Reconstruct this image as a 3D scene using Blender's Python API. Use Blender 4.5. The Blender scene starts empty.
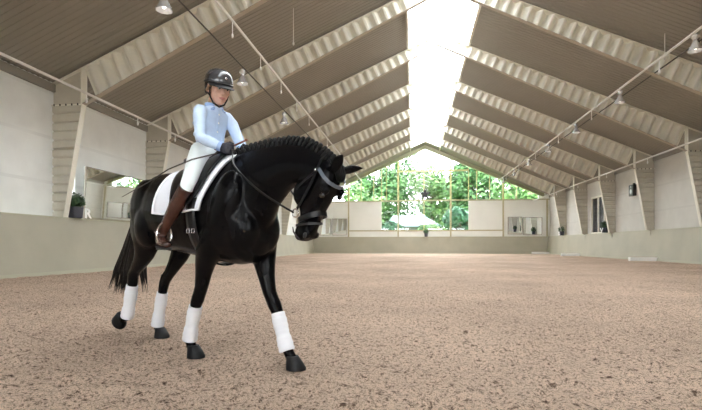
import bpy, bmesh, math, random
import numpy as np
from mathutils import Vector, Matrix, noise as mnoise
random.seed(7)
rng = np.random.default_rng(11)
SC = bpy.context.scene
COL = SC.collection
PI = math.pi

# ------------------------------------------------------------------ materials
def mat(name, col, rough=.6, metal=0., var=0., vscale=8., bump=0., bscale=60., spec=.5, coat=0., stretch=None, sheen=0., sss=0.):
    m = bpy.data.materials.new(name); m.use_nodes = True
    nt = m.node_tree; b = nt.nodes['Principled BSDF']
    b.inputs['Base Color'].default_value = (*col, 1)
    b.inputs['Roughness'].default_value = rough
    b.inputs['Metallic'].default_value = metal
    b.inputs['Specular IOR Level'].default_value = spec
    b.inputs['Coat Weight'].default_value = coat
    b.inputs['Sheen Weight'].default_value = sheen
    if sss:
        b.inputs['Subsurface Weight'].default_value = sss
        b.inputs['Subsurface Radius'].default_value = (.01, .004, .002)
    tc = nt.nodes.new('ShaderNodeTexCoord')
    src = tc.outputs['Object']
    if stretch:
        mp = nt.nodes.new('ShaderNodeMapping'); mp.inputs['Scale'].default_value = stretch
        nt.links.new(src, mp.inputs['Vector']); src = mp.outputs['Vector']
    if var > 0:
        n = nt.nodes.new('ShaderNodeTexNoise'); n.inputs['Scale'].default_value = vscale; n.inputs['Detail'].default_value = 4
        nt.links.new(src, n.inputs['Vector'])
        r = nt.nodes.new('ShaderNodeValToRGB')
        r.color_ramp.elements[0].position = .3; r.color_ramp.elements[1].position = .7
        r.color_ramp.elements[0].color = (*[c*(1-var) for c in col], 1)
        r.color_ramp.elements[1].color = (*[min(1, c*(1+var)) for c in col], 1)
        nt.links.new(n.outputs['Fac'], r.inputs['Fac']); nt.links.new(r.outputs['Color'], b.inputs['Base Color'])
    if bump > 0:
        n2 = nt.nodes.new('ShaderNodeTexNoise'); n2.inputs['Scale'].default_value = bscale; n2.inputs['Detail'].default_value = 3
        nt.links.new(src, n2.inputs['Vector'])
        bp = nt.nodes.new('ShaderNodeBump'); bp.inputs['Strength'].default_value = bump; bp.inputs['Distance'].default_value = .01
        nt.links.new(n2.outputs['Fac'], bp.inputs['Height']); nt.links.new(bp.outputs['Normal'], b.inputs['Normal'])
    return m

def glass_mat(name, gloss=.06, tint=(1, 1, 1)):
    m = bpy.data.materials.new(name); m.use_nodes = True
    nt = m.node_tree; nt.nodes.clear()
    o = nt.nodes.new('ShaderNodeOutputMaterial'); mx = nt.nodes.new('ShaderNodeMixShader')
    t = nt.nodes.new('ShaderNodeBsdfTransparent'); g = nt.nodes.new('ShaderNodeBsdfGlossy')
    t.inputs['Color'].default_value = (*tint, 1)
    g.inputs['Roughness'].default_value = .02; mx.inputs['Fac'].default_value = gloss
    nt.links.new(t.outputs[0], mx.inputs[1]); nt.links.new(g.outputs[0], mx.inputs[2]); nt.links.new(mx.outputs[0], o.inputs[0])
    return m

def lamp_mat(name, col, strength):
    m = bpy.data.materials.new(name); m.use_nodes = True
    b = m.node_tree.nodes['Principled BSDF']
    b.inputs['Base Color'].default_value = (*col, 1)
    b.inputs['Emission Color'].default_value = (*col, 1); b.inputs['Emission Strength'].default_value = strength
    return m

def siding_mat(name, col, axis, pitch, depth=.35, rough=.6):
    """flat boards with a dark joint every `pitch` metres along an axis (X, Y or Z)"""
    m = mat(name, col, rough, var=.05, vscale=1.5)
    nt = m.node_tree; b = nt.nodes['Principled BSDF']
    tc = nt.nodes.new('ShaderNodeTexCoord'); sp = nt.nodes.new('ShaderNodeSeparateXYZ')
    nt.links.new(tc.outputs['Object'], sp.inputs[0])
    d = nt.nodes.new('ShaderNodeMath'); d.operation = 'DIVIDE'; d.inputs[1].default_value = pitch
    nt.links.new(sp.outputs[axis], d.inputs[0])
    f = nt.nodes.new('ShaderNodeMath'); f.operation = 'FRACT'; nt.links.new(d.outputs[0], f.inputs[0])
    g = nt.nodes.new('ShaderNodeMath'); g.operation = 'LESS_THAN'; g.inputs[1].default_value = .07; nt.links.new(f.outputs[0], g.inputs[0])
    mx = nt.nodes.new('ShaderNodeMix'); mx.data_type = 'RGBA'
    mx.inputs[7].default_value = (*[c*(1-depth) for c in col], 1)
    src = b.inputs['Base Color'].links[0].from_socket
    nt.links.new(src, mx.inputs[6]); nt.links.new(g.outputs[0], mx.inputs[0]); nt.links.new(mx.outputs[2], b.inputs['Base Color'])
    return m

M = {}
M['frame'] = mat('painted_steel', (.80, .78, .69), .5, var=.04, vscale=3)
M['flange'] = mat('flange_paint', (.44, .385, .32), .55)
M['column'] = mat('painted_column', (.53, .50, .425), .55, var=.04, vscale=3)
M['roof'] = mat('roof_sheet', (.28, .26, .222), .55, var=.04, vscale=.6)
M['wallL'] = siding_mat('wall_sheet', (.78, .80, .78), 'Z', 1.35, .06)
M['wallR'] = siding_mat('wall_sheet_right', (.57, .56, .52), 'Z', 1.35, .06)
M['panel'] = mat('far_wall_panel', (.86, .87, .83), .6, var=.03, vscale=.7)
M['kick'] = mat('kick_boards', (.42, .40, .315), .55, var=.07, vscale=.8, bump=.05, bscale=20)
M['kicktop'] = mat('kick_cap', (.45, .44, .33), .5)
M['yellow'] = mat('window_bar', (.74, .68, .36), .5)
M['post'] = mat('gable_post', (.50, .45, .30), .5)
M['gable'] = mat('gable_beam_paint', (.50, .49, .34), .5, var=.05, vscale=1)
M['white'] = mat('white_paint', (.93, .93, .92), .45)
M['pipe'] = mat('grey_pipe', (.72, .70, .66), .35)
M['dark'] = mat('dark_metal', (.03, .03, .03), .45)
M['cable'] = mat('black_cable', (.05, .045, .04), .6)
M['alu'] = mat('lamp_aluminium', (.85, .86, .88), .25, .6)
M['bulb'] = lamp_mat('lamp_bulb', (1, .97, .92), 2.0)
M['mirror'] = mat('mirror_glass', (.86, .88, .87), .02, 1.)
M['glass'] = glass_mat('clear_pane')
M['skyglass'] = glass_mat('skylight_pane', .04)
M['darkglass'] = mat('dark_pane', (.035, .04, .055), .15)
M['pot'] = mat('dark_planter', (.05, .055, .075), .5)
M['leafpot'] = mat('dark_leaf', (.035, .085, .03), .5, var=.4, vscale=30)

# ------------------------------------------------------------------ mesh builder
class MB:
    def __init__(s): s.v = []; s.f = []; s.mi = []; s.cur = 0
    def add(s, vs, fs):
        o = len(s.v); s.v += [tuple(map(float, p)) for p in vs]
        s.f += [tuple(i+o for i in f) for f in fs]; s.mi += [s.cur]*len(fs); return s
    def box(s, lo, hi):
        (a, b, c), (d, e, f) = lo, hi
        return s.add([(a,b,c),(d,b,c),(d,e,c),(a,e,c),(a,b,f),(d,b,f),(d,e,f),(a,e,f)],
                     [(0,3,2,1),(4,5,6,7),(0,1,5,4),(1,2,6,5),(2,3,7,6),(3,0,4,7)])
    def hexa(s, p):   # 8 corners: bottom loop then top loop
        return s.add(p, [(0,3,2,1),(4,5,6,7),(0,1,5,4),(1,2,6,5),(2,3,7,6),(3,0,4,7)])
    def plate(s, p, q, w, t, up=(0,0,1), side=None):
        """a bar of width w and thickness t from p to q"""
        p, q = Vector(p), Vector(q); d = (q-p).normalized()
        sd = Vector(side) if side else d.cross(Vector(up)).normalized(); sd = (sd - d*sd.dot(d)).normalized()
        n = sd.cross(d).normalized(); a, b = sd*w/2, n*t/2
        return s.hexa([p-a-b, p+a-b, q+a-b, q-a-b, p-a+b, p+a+b, q+a+b, q-a+b])
    def ring(s, c, u, v, ru, rv, n, e=2.):
        out = []
        for k in range(n):
            t = 2*PI*k/n; x, y = math.cos(t), math.sin(t)
            out.append(c + u*(ru*math.copysign(abs(x)**(2/e), x)) + v*(rv*math.copysign(abs(y)**(2/e), y)))
        return out
    def rings(s, rs, cap=True, closed=False):
        n = len(rs[0]); vs = [p for r in rs for p in r]; fs = []
        m = len(rs)
        for i in range(m if closed else m-1):
            j = (i+1) % m
            for k in range(n):
                fs.append((i*n+k, i*n+(k+1) % n, j*n+(k+1) % n, j*n+k))
        if cap and not closed:
            fs.append(tuple(reversed(range(n)))); fs.append(tuple((m-1)*n+k for k in range(n)))
        return s.add(vs, fs)
    def tube(s, pts, r, n=8, closed=False, ry=None, up=None, cap=True):
        pts = [Vector(p) for p in pts]; m = len(pts)
        rr = r if isinstance(r, (list, tuple)) else [r]*m
        r2 = ry if isinstance(ry, (list, tuple)) else ([ry]*m if ry else rr)
        rs = []; u = None
        for i, p in enumerate(pts):
            if closed: d = pts[(i+1) % m]-pts[i-1]
            else: d = pts[min(i+1, m-1)]-pts[max(i-1, 0)]
            d.normalize()
            if up is not None:
                v = Vector(up); v = (v-d*v.dot(d)).normalized(); u = d.cross(v).normalized() if False else v.cross(d).normalized()
            else:
                if u is None:
                    a = Vector((0, 0, 1)) if abs(d.z) < .9 else Vector((1, 0, 0))
                    u = d.cross(a).normalized()
                else: u = (u-d*u.dot(d)).normalized()
                v = d.cross(u)
            rs.append(s.ring(p, u, v, rr[i], r2[i], n))
        return s.rings(rs, cap, closed)
    def lathe(s, prof, c=(0, 0, 0), n=20, cap=False):
        c = Vector(c)
        return s.rings([s.ring(c+Vector((0, 0, z)), Vector((1, 0, 0)), Vector((0, 1, 0)), max(r, 1e-4), max(r, 1e-4), n) for r, z in prof], cap)
    def ell(s, c, r, rot=None, n=16, m=10):
        c = Vector(c); R = rot or Matrix.Identity(3); rs = []
        for i in range(m+1):
            t = -PI/2+PI*i/m
            rs.append([c+R@Vector((r[0]*max(math.cos(t), 1e-3)*math.cos(2*PI*k/n), r[1]*max(math.cos(t), 1e-3)*math.sin(2*PI*k/n), r[2]*math.sin(t))) for k in range(n)])
        return s.rings(rs)
    def extrude(s, poly, axis_vec):
        n = len(poly); a = Vector(axis_vec); vs = [Vector(p) for p in poly]+[Vector(p)+a for p in poly]
        fs = [tuple(range(n)), tuple(reversed(range(n, 2*n)))]+[(k, n+k, n+(k+1) % n, (k+1) % n) for k in range(n)]
        return s.add(vs, fs)
    def build(s, name, m, parent=None, smooth=False, recalc=True, angle=None, bevel=0):
        me = bpy.data.meshes.new(name); me.from_pydata(s.v, [], s.f); me.update()
        ms = m if isinstance(m, (list, tuple)) else [m]
        for x in ms: me.materials.append(x)
        if len(ms) > 1: me.polygons.foreach_set('material_index', s.mi)
        if recalc:
            bm = bmesh.new(); bm.from_mesh(me); bmesh.ops.recalc_face_normals(bm, faces=bm.faces); bm.to_mesh(me); bm.free()
        if smooth: me.polygons.foreach_set('use_smooth', [True]*len(me.polygons))
        if angle: me.set_sharp_from_angle(angle=math.radians(angle))
        o = bpy.data.objects.new(name, me); COL.objects.link(o)
        if parent: o.parent = parent
        if bevel:
            bv = o.modifiers.new('bevel', 'BEVEL'); bv.width = bevel; bv.segments = 2; bv.limit_method = 'ANGLE'
        return o

def tag(o, label=None, cat=None, group=None, kind=None):
    if label: o['label'] = label
    if cat: o['category'] = cat
    if group: o['group'] = group
    if kind: o['kind'] = kind
    return o
def empty(name, loc=(0, 0, 0), rz=0., label=None, cat=None, group=None, kind=None):
    o = bpy.data.objects.new(name, None); COL.objects.link(o); o.location = loc; o.rotation_euler = (0, 0, rz)
    o.empty_display_size = .1
    return tag(o, label, cat, group, kind)
def struct(o, label, cat): return tag(o, label, cat, None, 'structure')
def copy_tree(o, parent=None):
    c = o.copy(); COL.objects.link(c); c.parent = parent
    for ch in list(o.children): copy_tree(ch, c)
    return c

# ------------------------------------------------------------------ camera and sky
TH = math.radians(7.55)
cam = bpy.data.cameras.new('camera'); co = bpy.data.objects.new('camera', cam); COL.objects.link(co)
co.location = (0, 0, .86); co.rotation_euler = (PI/2, 0, TH)
cam.sensor_width = 36; cam.lens = 24; cam.shift_y = 40/702; cam.clip_end = 400
SC.camera = co
w = bpy.data.worlds.new('daylight'); SC.world = w; w.use_nodes = True
bg = w.node_tree.nodes['Background']; bg.inputs['Color'].default_value = (.93, .97, 1, 1); bg.inputs['Strength'].default_value = 8.0
SC.view_settings.view_transform = 'Standard'; SC.view_settings.look = 'None'
SC.view_settings.exposure = .66; SC.view_settings.gamma = 1.; SC.view_settings.use_curve_mapping = False
SC.cycles.max_bounces = 10; SC.cycles.diffuse_bounces = 6; SC.cycles.transparent_max_bounces = 12
SC.cycles.sample_clamp_indirect = 8

# ------------------------------------------------------------------ the hall
CX = 1.20                       # ridge line
XL, XR = -10.85, 13.25            # wall planes
KL, KR = -10.15, 12.85          # foot of the kick boards
YN, YF = -9.0, 47.95            # end walls
EAVE, SL = 5.75, .437
RIDGE = EAVE+SL*(CX-XL)
SKW = 1.45                      # half width of the skylight
def roofz(x): return RIDGE-SL*abs(x-CX)
FY = [12.95+5*k for k in range(-4, 7)]      # portal frames
KH = 1.76
def beamz(x): return 10.5-.489*abs(x-CX)

# sand floor: fine relief near the camera, coarse beyond
def vnoise(x, y, seed):
    r = np.random.default_rng(seed); T = r.random((256, 256))
    xi = np.floor(x).astype(int); yi = np.floor(y).astype(int); fx = x-xi; fy = y-yi
    fx = fx*fx*(3-2*fx); fy = fy*fy*(3-2*fy)
    g = lambda a, b: T[a % 256, b % 256]
    return (g(xi, yi)*(1-fx)+g(xi+1, yi)*fx)*(1-fy)+(g(xi, yi+1)*(1-fx)+g(xi+1, yi+1)*fx)*fy-.5
def sand_h(x, y):
    h = .030*vnoise(x*1.1, y*1.1, 1)+.020*vnoise(x*5, y*5, 2)+.024*vnoise(x*13+3, y*13, 3)+.026*vnoise(x*27, y*27+7, 4)
    c = vnoise(x*9+50, y*9+20, 5); h += .028*np.clip(c-.22, 0, 1)/.28       # clods
    c = vnoise(x*6+90, y*6+70, 6); h -= .050*np.clip(c-.22, 0, 1)/.28       # hoof dents
    return h
def build_floor():
    xs1 = np.concatenate([np.arange(KL-.4, -6, .1), np.arange(-6, 6, .026), np.arange(6, KR+.5, .1)])
    ys = [YN]; y = -2.0
    while y < 1.2: ys.append(y); y += .3
    while y < YF+.1:
        ys.append(y); y += max(.022, .009*y)
    ys = np.array(ys); X, Y = np.meshgrid(xs1, ys)
    fade = np.clip((Y-.9)/.5, 0, 1)*np.clip(1.25-Y/60, .4, 1)
    Z = sand_h(X, Y)*fade
    for hx, hy, r in ((-1.69, 3.43, .2), (-.79, 3.13, .2), (-2.335, 4.1, .2)):   # pressed flat under the hooves
        d = np.hypot(X-hx, Y-hy); k = np.clip((d-r*.45)/(r*.55), 0, 1); Z = Z*k+(1-k)*-.004
    nx, ny = len(xs1), len(ys)
    me = bpy.data.meshes.new('floor')
    V = np.stack([X, Y, Z], -1).reshape(-1, 3)
    i = np.arange(nx-1)[None, :]+np.arange(ny-1)[:, None]*nx
    Fc = np.stack([i, i+1, i+1+nx, i+nx], -1).reshape(-1, 4)
    me.vertices.add(len(V)); me.vertices.foreach_set('co', V.ravel())
    me.loops.add(Fc.size); me.loops.foreach_set('vertex_index', Fc.ravel())
    me.polygons.add(len(Fc)); me.polygons.foreach_set('loop_start', np.arange(len(Fc))*4)
    me.polygons.foreach_set('use_smooth', np.ones(len(Fc), bool)); me.update(); me.validate()
    m = mat('sand_footing', (.5, .4, .3), .9, spec=.15)
    nt = m.node_tree; b = nt.nodes['Principled BSDF']; tc = nt.nodes.new('ShaderNodeTexCoord')
    def nz(scale, det=3, rgh=.6):
        n = nt.nodes.new('ShaderNodeTexNoise'); n.inputs['Scale'].default_value = scale; n.inputs['Detail'].default_value = det; n.inputs['Roughness'].default_value = rgh
        nt.links.new(tc.outputs['Object'], n.inputs['Vector']); return n
    def ramp(src, a, ca, bb, cb):
        r = nt.nodes.new('ShaderNodeValToRGB'); e = r.color_ramp.elements
        e[0].position, e[1].position = a, bb; e[0].color = (*ca, 1); e[1].color = (*cb, 1)
        nt.links.new(src, r.inputs['Fac']); return r.outputs['Color']
    c1 = ramp(nz(48, 5, .75).outputs['Fac'], .37, (.17, .11, .08), .50, (.80, .625, .495))
    c2 = ramp(nz(.35, 2).outputs['Fac'], .35, (.82, .80, .78), .65, (1.05, 1.03, 1.0))
    c3 = ramp(nz(170, 2, .8).outputs['Fac'], .38, (.62, .60, .58), .55, (1.1, 1.1, 1.1))
    def mul(a, bb):
        x = nt.nodes.new('ShaderNodeMix'); x.data_type = 'RGBA'; x.blend_type = 'MULTIPLY'; x.inputs[0].default_value = 1
        nt.links.new(a, x.inputs[6]); nt.links.new(bb, x.inputs[7]); return x.outputs[2]
    c4 = ramp(nz(17, 4, .7).outputs['Fac'], .33, (.25, .21, .19), .43, (1, 1, 1))
    nt.links.new(mul(mul(mul(c1, c2), c3), c4), b.inputs['Base Color'])
    bp = nt.nodes.new('ShaderNodeBump'); bp.inputs['Strength'].default_value = 1.; bp.inputs['Distance'].default_value = .035
    nt.links.new(nz(85, 4, .75).outputs['Fac'], bp.inputs['Height']); nt.links.new(bp.outputs['Normal'], b.inputs['Normal'])
    me.materials.append(m)
    o = bpy.data.objects.new('floor', me); COL.objects.link(o)
    struct(o, 'trodden pinkish brown sand footing of the riding arena', 'floor')
build_floor()

# roof: ribbed sheets either side of the skylight, ribs running from ridge to eave
def roof_side(sgn):
    b = MB(); pitch = .2; x0 = CX+sgn*SKW; x1 = CX+sgn*(CX-XL+.25)
    y = YN; top = []; prof = ((0, 0), (.09, 0), (.105, -.015), (.185, -.015))
    while y < YF+.3:
        for dy, dz in prof: top.append((y+dy, dz))
        y += pitch
    n = len(top); vs = [(x0, yy, roofz(x0)+dz+.045) for yy, dz in top]+[(x1, yy, roofz(x1)+dz+.045) for yy, dz in top]
    b.add(vs, [(k, k+1, n+k+1, n+k) for k in range(n-1)])
    return b
rb = roof_side(-1); r2 = roof_side(1); rb.add(r2.v, r2.f)
ceil = struct(rb.build('ceiling', M['roof'], recalc=False), 'taupe ribbed metal roof sheets sloping down from the skylight', 'ceiling')
so = ceil.modifiers.new('thickness', 'SOLIDIFY'); so.thickness = .03; so.offset = 1

# skylight
sk = empty('window_1', (CX, 0, RIDGE)); struct(sk, 'long bright white ridge skylight running the length of the roof', 'skylight')
for sg in (-1, 1):
    y = YN
    while y < YF:
        y2 = min(y+2.5, YF-1.5)
        if y2 <= y: break
        b = MB(); b.plate((0, (y+y2)/2, .1), (sg*SKW, (y+y2)/2, .1-SL*SKW), y2-y-.03, .012, side=(0, 1, 0)); b.build('pane', M['skyglass'], sk)
        y = y2
b = MB()
for y in np.arange(YN, YF-1.4, 2.5):
    for sg in (-1, 1): b.plate((0, y, .07), (sg*SKW, y, .07-SL*SKW), .04, .05, side=(0, 1, 0))
b.build('glazing_bar', M['white'], sk)
b = MB()
for sg in (-1, 1): b.box((sg*SKW-.05, YN, -SL*SKW-.02), (sg*SKW+.05, YF, -SL*SKW+.16))
b.build('skylight_kerb', M['frame'], sk)

b = MB()
for sg in (-1, 1): b.hexa([(0, YF-1.5, -.02), (sg*SKW, YF-1.5, -SL*SKW-.02), (sg*SKW, YF+.2, -SL*SKW-.02), (0, YF+.2, -.02), (0, YF-1.5, .06), (sg*SKW, YF-1.5, -SL*SKW+.06), (sg*SKW, YF+.2, -SL*SKW+.06), (0, YF+.2, .06)])
b.build('skylight_blocker', M['roof'], sk)  # added roof strip over the skylight's end, keeps light off the gable apex
# side walls
def side_wall(name, X, sg, m, label):
    b = MB(); x2 = X+sg*.2
    b.box((min(X, x2), YN-.2, 0), (max(X, x2), YF+.2, EAVE+.05))
    return struct(b.build(name, m), label, 'wall')
# left wall is cut by a narrow window beside the mirror
wl = MB()
WY0, WY1, WZ0, WZ1 = 13.4, 13.85, 1.7, 4.0
for (ya, yb, za, zb) in ((YN-.2, WY0, 0, EAVE+.05), (WY1, YF+.2, 0, EAVE+.05), (WY0, WY1, 0, WZ0), (WY0, WY1, WZ1, EAVE+.05)):
    wl.box((XL-.2, ya, za), (XL, yb, zb))
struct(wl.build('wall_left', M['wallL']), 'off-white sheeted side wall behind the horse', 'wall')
win = empty('window_3', (XL-.1, (WY0+WY1)/2, WZ0)); struct(win, 'narrow bright window beside the wall mirror and planter', 'window')
b = MB(); b.box((-.01, -.215, .01), (.01, .215, 2.29)); b.build('pane', M['glass'], win)
b = MB()
for lo, hi in (((-.06, -.225, 0), (.06, -.185, 2.3)), ((-.06, .185, 0), (.06, .225, 2.3)), ((-.06, -.185, 0), (.06, .185, .05)), ((-.06, -.185, 2.25), (.06, .185, 2.3))): b.box(lo, hi)
b.build('window_frame', M['white'], win)

DY0, DY1, DZ0, DZ1 = 34.55, 37.0, 1.7, 4.4
wr = MB()
for (ya, yb, za, zb) in ((YN-.2, DY0, 0, EAVE+.05), (DY1, YF+.2, 0, EAVE+.05), (DY0, DY1, 0, DZ0), (DY0, DY1, DZ1, EAVE+.05)):
    wr.box((XR, ya, za), (XR+.2, yb, zb))
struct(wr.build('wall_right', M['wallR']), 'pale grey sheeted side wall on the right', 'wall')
win = empty('window_4', (XR+.05, (DY0+DY1)/2, DZ0)); struct(win, 'dark glazed window in the right wall, two upright panes', 'window')
hw = (DY1-DY0)/2
for sg in (-1, 1):
    b = MB(); b.box((-.01, min(sg*.04, sg*(hw-.08)), .08), (.01, max(sg*.04, sg*(hw-.08)), DZ1-DZ0-.08)); b.build('pane', M['darkglass'], win)
b = MB()
for lo, hi in (((-.12, -hw, 0), (.06, -hw+.09, DZ1-DZ0)), ((-.12, hw-.09, 0), (.06, hw, DZ1-DZ0)), ((-.12, -hw, 0), (.06, hw, .09)), ((-.12, -hw, DZ1-DZ0-.12), (.06, hw, DZ1-DZ0)), ((-.1, -.05, 0), (.06, .05, DZ1-DZ0))): b.box(lo, hi)
b.build('window_frame', M['frame'], win)

# eave strips
for i, (X, sg) in enumerate(((XL, 1), (XR, -1))):
    b = MB(); b.box((min(X, X+sg*.07), YN, 5.5), (max(X, X+sg*.07), YF, 5.74))
    struct(b.build('trim_%d' % (i+1), M['roof']), 'taupe eave strip along the top of the %s side wall' % ('left', 'right')[i], 'trim')

# kick boards (sloping outwards), each a setting piece with a cap and a base plank
def kick(name, p0, p1, inward, label):
    """p0->p1 foot line, boards lean away from `inward`"""
    p0, p1, n = Vector(p0), Vector(p1), Vector(inward)
    o = -n*.24; b = MB()
    up = Vector((0, 0, KH))
    b.hexa([p0, p1, p1-n*.3, p0-n*.3, p0+o+up, p1+o+up, p1+o+up-n*.05, p0+o+up-n*.05])
    k = b.build(name, M['kick']); struct(k, label, 'kick board')
    c = MB(); c.hexa([p0+o+up+n*.02, p1+o+up+n*.02, p1+o+up-n*.34, p0+o+up-n*.34, *[q+Vector((0, 0, .035)) for q in (p0+o+up+n*.02, p1+o+up+n*.02, p1+o+up-n*.34, p0+o+up-n*.34)]])
    c.build('kick_board_cap', M['kicktop'], k)
    c = MB(); z0, z1 = .13, .34
    f = lambda p, z, e: p+o*(z/KH)+Vector((0, 0, z))+n*e
    c.hexa([f(p0, .02, .035), f(p1, .02, .035), f(p1, .02, 0), f(p0, .02, 0), f(p0, .2, .02), f(p1, .2, .02), f(p1, .2, 0), f(p0, .2, 0)])
    c.build('base_plank', M['kicktop'], k)
kick('baseboard_left', (KL, YN, -.1), (KL, YF-.1, -.1), (1, 0, 0), 'olive beige sloping kick boards along the left side of the arena')
kick('baseboard_right', (KR, YF-.1, -.1), (KR, YN, -.1), (-1, 0, 0), 'olive beige sloping kick boards along the right side of the arena')
kick('baseboard_far', (KL-.2, YF-.42, -.1), (KR+.2, YF-.42, -.1), (0, -1, 0), 'olive beige sloping kick boards across the far end of the arena')

# portal frames of corrugated web girders
def wave(t):                             # trapezoid profile: broad outer flat, steep flanks, narrow recess
    t = t % 1.
    for a, va, b, vb in ((0, -1, .20, -1), (.20, -1, .50, 1), (.50, 1, .70, 1), (.70, 1, 1.001, -1)):
        if a <= t < b: return va+(vb-va)*(t-a)/(b-a)
    return -1
def frame_mesh(parent):
    KNX = 11.05; KNZ = 5.1                   # knee: distance from ridge line and height
    BX = 11.66                              # inner flange at the column foot
    WX = CX-XL
    for sg in (-1, 1):
        # rafter
        ax = Vector((sg*1, 0, -SL)).normalized(); nrm = Vector((-sg*SL, 0, -1)).normalized()
        top0 = Vector((0, 0, RIDGE-.06)); Ln = WX*math.sqrt(1+SL*SL)
        b = MB(); N = 29*12; vs = []
        e0 = 0.0; e1 = (KNX)*math.sqrt(1+SL*SL)
        for i in range(N+1):
            t = e0+(e1-e0)*i/N; d = .50+(.86-.50)*t/e1; y = .095*wave(t/.42)
            p = top0+ax*t
            b0 = Vector((0, 0, beamz(CX))); bd = Vector((sg*KNX, 0, KNZ))-b0; bd.normalize(); bn = Vector((bd.z*sg, 0, -bd.x*sg)) ; bn = bn if bn.z < 0 else -bn
            q = p+nrm*max(0, ((b0-p).dot(bn))/nrm.dot(bn))
            if q.x*sg < 0: q = Vector((0, 0, beamz(CX)))
            vs += [p+Vector((0, y, 0)), q+Vector((0, y, 0))]
        b.add(vs, [(2*i, 2*i+1, 2*i+3, 2*i+2) for i in range(N)])
        r = b.build('rafter', M['frame'], parent, recalc=False)
        m = r.modifiers.new('thickness', 'SOLIDIFY'); m.thickness = .012
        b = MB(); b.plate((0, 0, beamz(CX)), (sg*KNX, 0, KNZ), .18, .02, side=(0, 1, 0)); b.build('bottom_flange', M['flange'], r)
        b = MB(); b.plate((0, 0, RIDGE-.03), (sg*WX, 0, EAVE-.03), .26, .025, side=(0, 1, 0)); b.build('top_flange', M['frame'], r)
        # column with corrugated web
        b = MB(); N = 19*8; vs = []
        for i in range(N+1):
            z = (KNZ+.0)*i/N; xi = BX+(KNX-BX)*max(0, (z-1.68)/(KNZ-1.68)) if z > 1.68 else WX-.22; u_ = (z/.268) % 1.; y = -.05+(.05 if u_ < .16 else 0)
            vs += [(sg*xi, y, z), (sg*WX, y, z)]
        b.add(vs, [(2*i, 2*i+1, 2*i+3, 2*i+2) for i in range(N)])
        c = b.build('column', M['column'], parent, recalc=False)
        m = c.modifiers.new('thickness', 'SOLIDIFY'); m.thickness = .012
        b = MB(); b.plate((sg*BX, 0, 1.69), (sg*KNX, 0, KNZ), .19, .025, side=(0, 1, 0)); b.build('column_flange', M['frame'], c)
        b = MB(); zt = EAVE+SL*(WX-KNX)-.05
        b.add([(sg*KNX, 0, KNZ), (sg*WX, 0, KNZ), (sg*WX, 0, EAVE-.03), (sg*KNX, 0, zt)], [(0, 1, 2, 3)])
        k = b.build('knee_plate', M['column'], parent, recalc=False); m = k.modifiers.new('thickness', 'SOLIDIFY'); m.thickness = .014
        b = MB(); b.box((sg*KNX-.012, -.13, KNZ), (sg*KNX+.012, .13, zt)); b.build('stiffener', M['frame'], k)
        b = MB(); b.box((min(sg*KNX, sg*WX), -.1, KNZ-.03), (max(sg*KNX, sg*WX), .1, KNZ)); b.build('stiffener', M['frame'], k)
        b = MB()
        for q in np.linspace(KNX+.12, WX-.1, 5): b.box((sg*q-.015, -.125, KNZ-.045), (sg*q+.015, -.1, KNZ+.012))
        b.build('bolt', M['dark'], k)
names = ['nearest', 'second', 'third', 'fourth', 'fifth', 'sixth', 'seventh', 'eighth', 'ninth', 'tenth']
f0 = None
vis = [y for y in FY]
where = {12.95: 'pale corrugated steel roof frame in the foreground, rising over the rider from the left wall',
         17.95: 'pale corrugated steel roof frame, second back, whose left column stands beyond the wall mirror',
         22.95: 'pale corrugated steel roof frame, third back, right column beside the plant at the picture edge',
         27.95: 'pale corrugated steel roof frame, fourth back, right column left of the widest white wall panel',
         32.95: 'pale corrugated steel roof frame, right column just in front of the dark window',
         37.95: 'pale corrugated steel roof frame, right column just beyond the dark window',
         42.95: 'pale corrugated steel roof frame nearest the glazed far gable'}
for y in FY:
    if f0 is None:
        f0 = fr = empty('roof_frame', (CX, y, 0)); frame_mesh(f0)
    else:
        fr = copy_tree(f0); fr.location = (CX, y, 0)
    yy = round(y, 2)
    tag(fr, where.get(yy, 'pale corrugated steel roof frame overhead at the near end of the hall, beside or behind the camera'), 'roof frame', 'corrugated steel roof frames')
# ------------------------------------------------------------------ far gable wall
ZS, ZR, ZT = 5.37, 2.33, 8.35            # sill of the gable glazing, lower rail, transom
PX = [CX-.05+d for d in (-7.75, -2.65, 2.6, 7.7)]
def gz(x): return RIDGE-.42-SL*abs(x-CX)
fw = MB()
for xa, xb, za, zb in ((XL-.2, PX[0], 0, ZS), (PX[3], XR+.2, 0, ZS), (PX[0], PX[3], 0, ZR), (PX[0], -3.2, ZR, ZS), (5.5, PX[3], ZR, ZS)):
    fw.box((xa, YF, za), (xb, YF+.15, zb))
for sg in (-1, 1):                       # solid corners beside the gable glazing
    xa = CX+sg*11.0; xb = CX+sg*12.3
    fw.extrude([(xa, YF, ZS), (xb, YF, ZS), (xb, YF, roofz(xb)+.1), (xa, YF, roofz(xa)+.1)], (0, .15, 0))
wf = struct(fw.build('wall_far', M['panel']), 'cream panelled far end wall below the gable window', 'wall')
b = MB(); b.box((PX[0], YF-.05, ZR-.07), (PX[3], YF, ZR+.05)); b.build('rail', M['post'], wf)
b = MB(); b.box((XL, YF-.06, ZS-.09), (XR, YF, ZS+.03)); b.build('sill', M['gable'], wf)
for x in PX+[XL+.2, XR-.25]:
    b = MB(); b.box((x-.07, YF-.09, 0), (x+.07, YF, min(ZS, gz(x)))); b.build('post', M['post'], wf)
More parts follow.
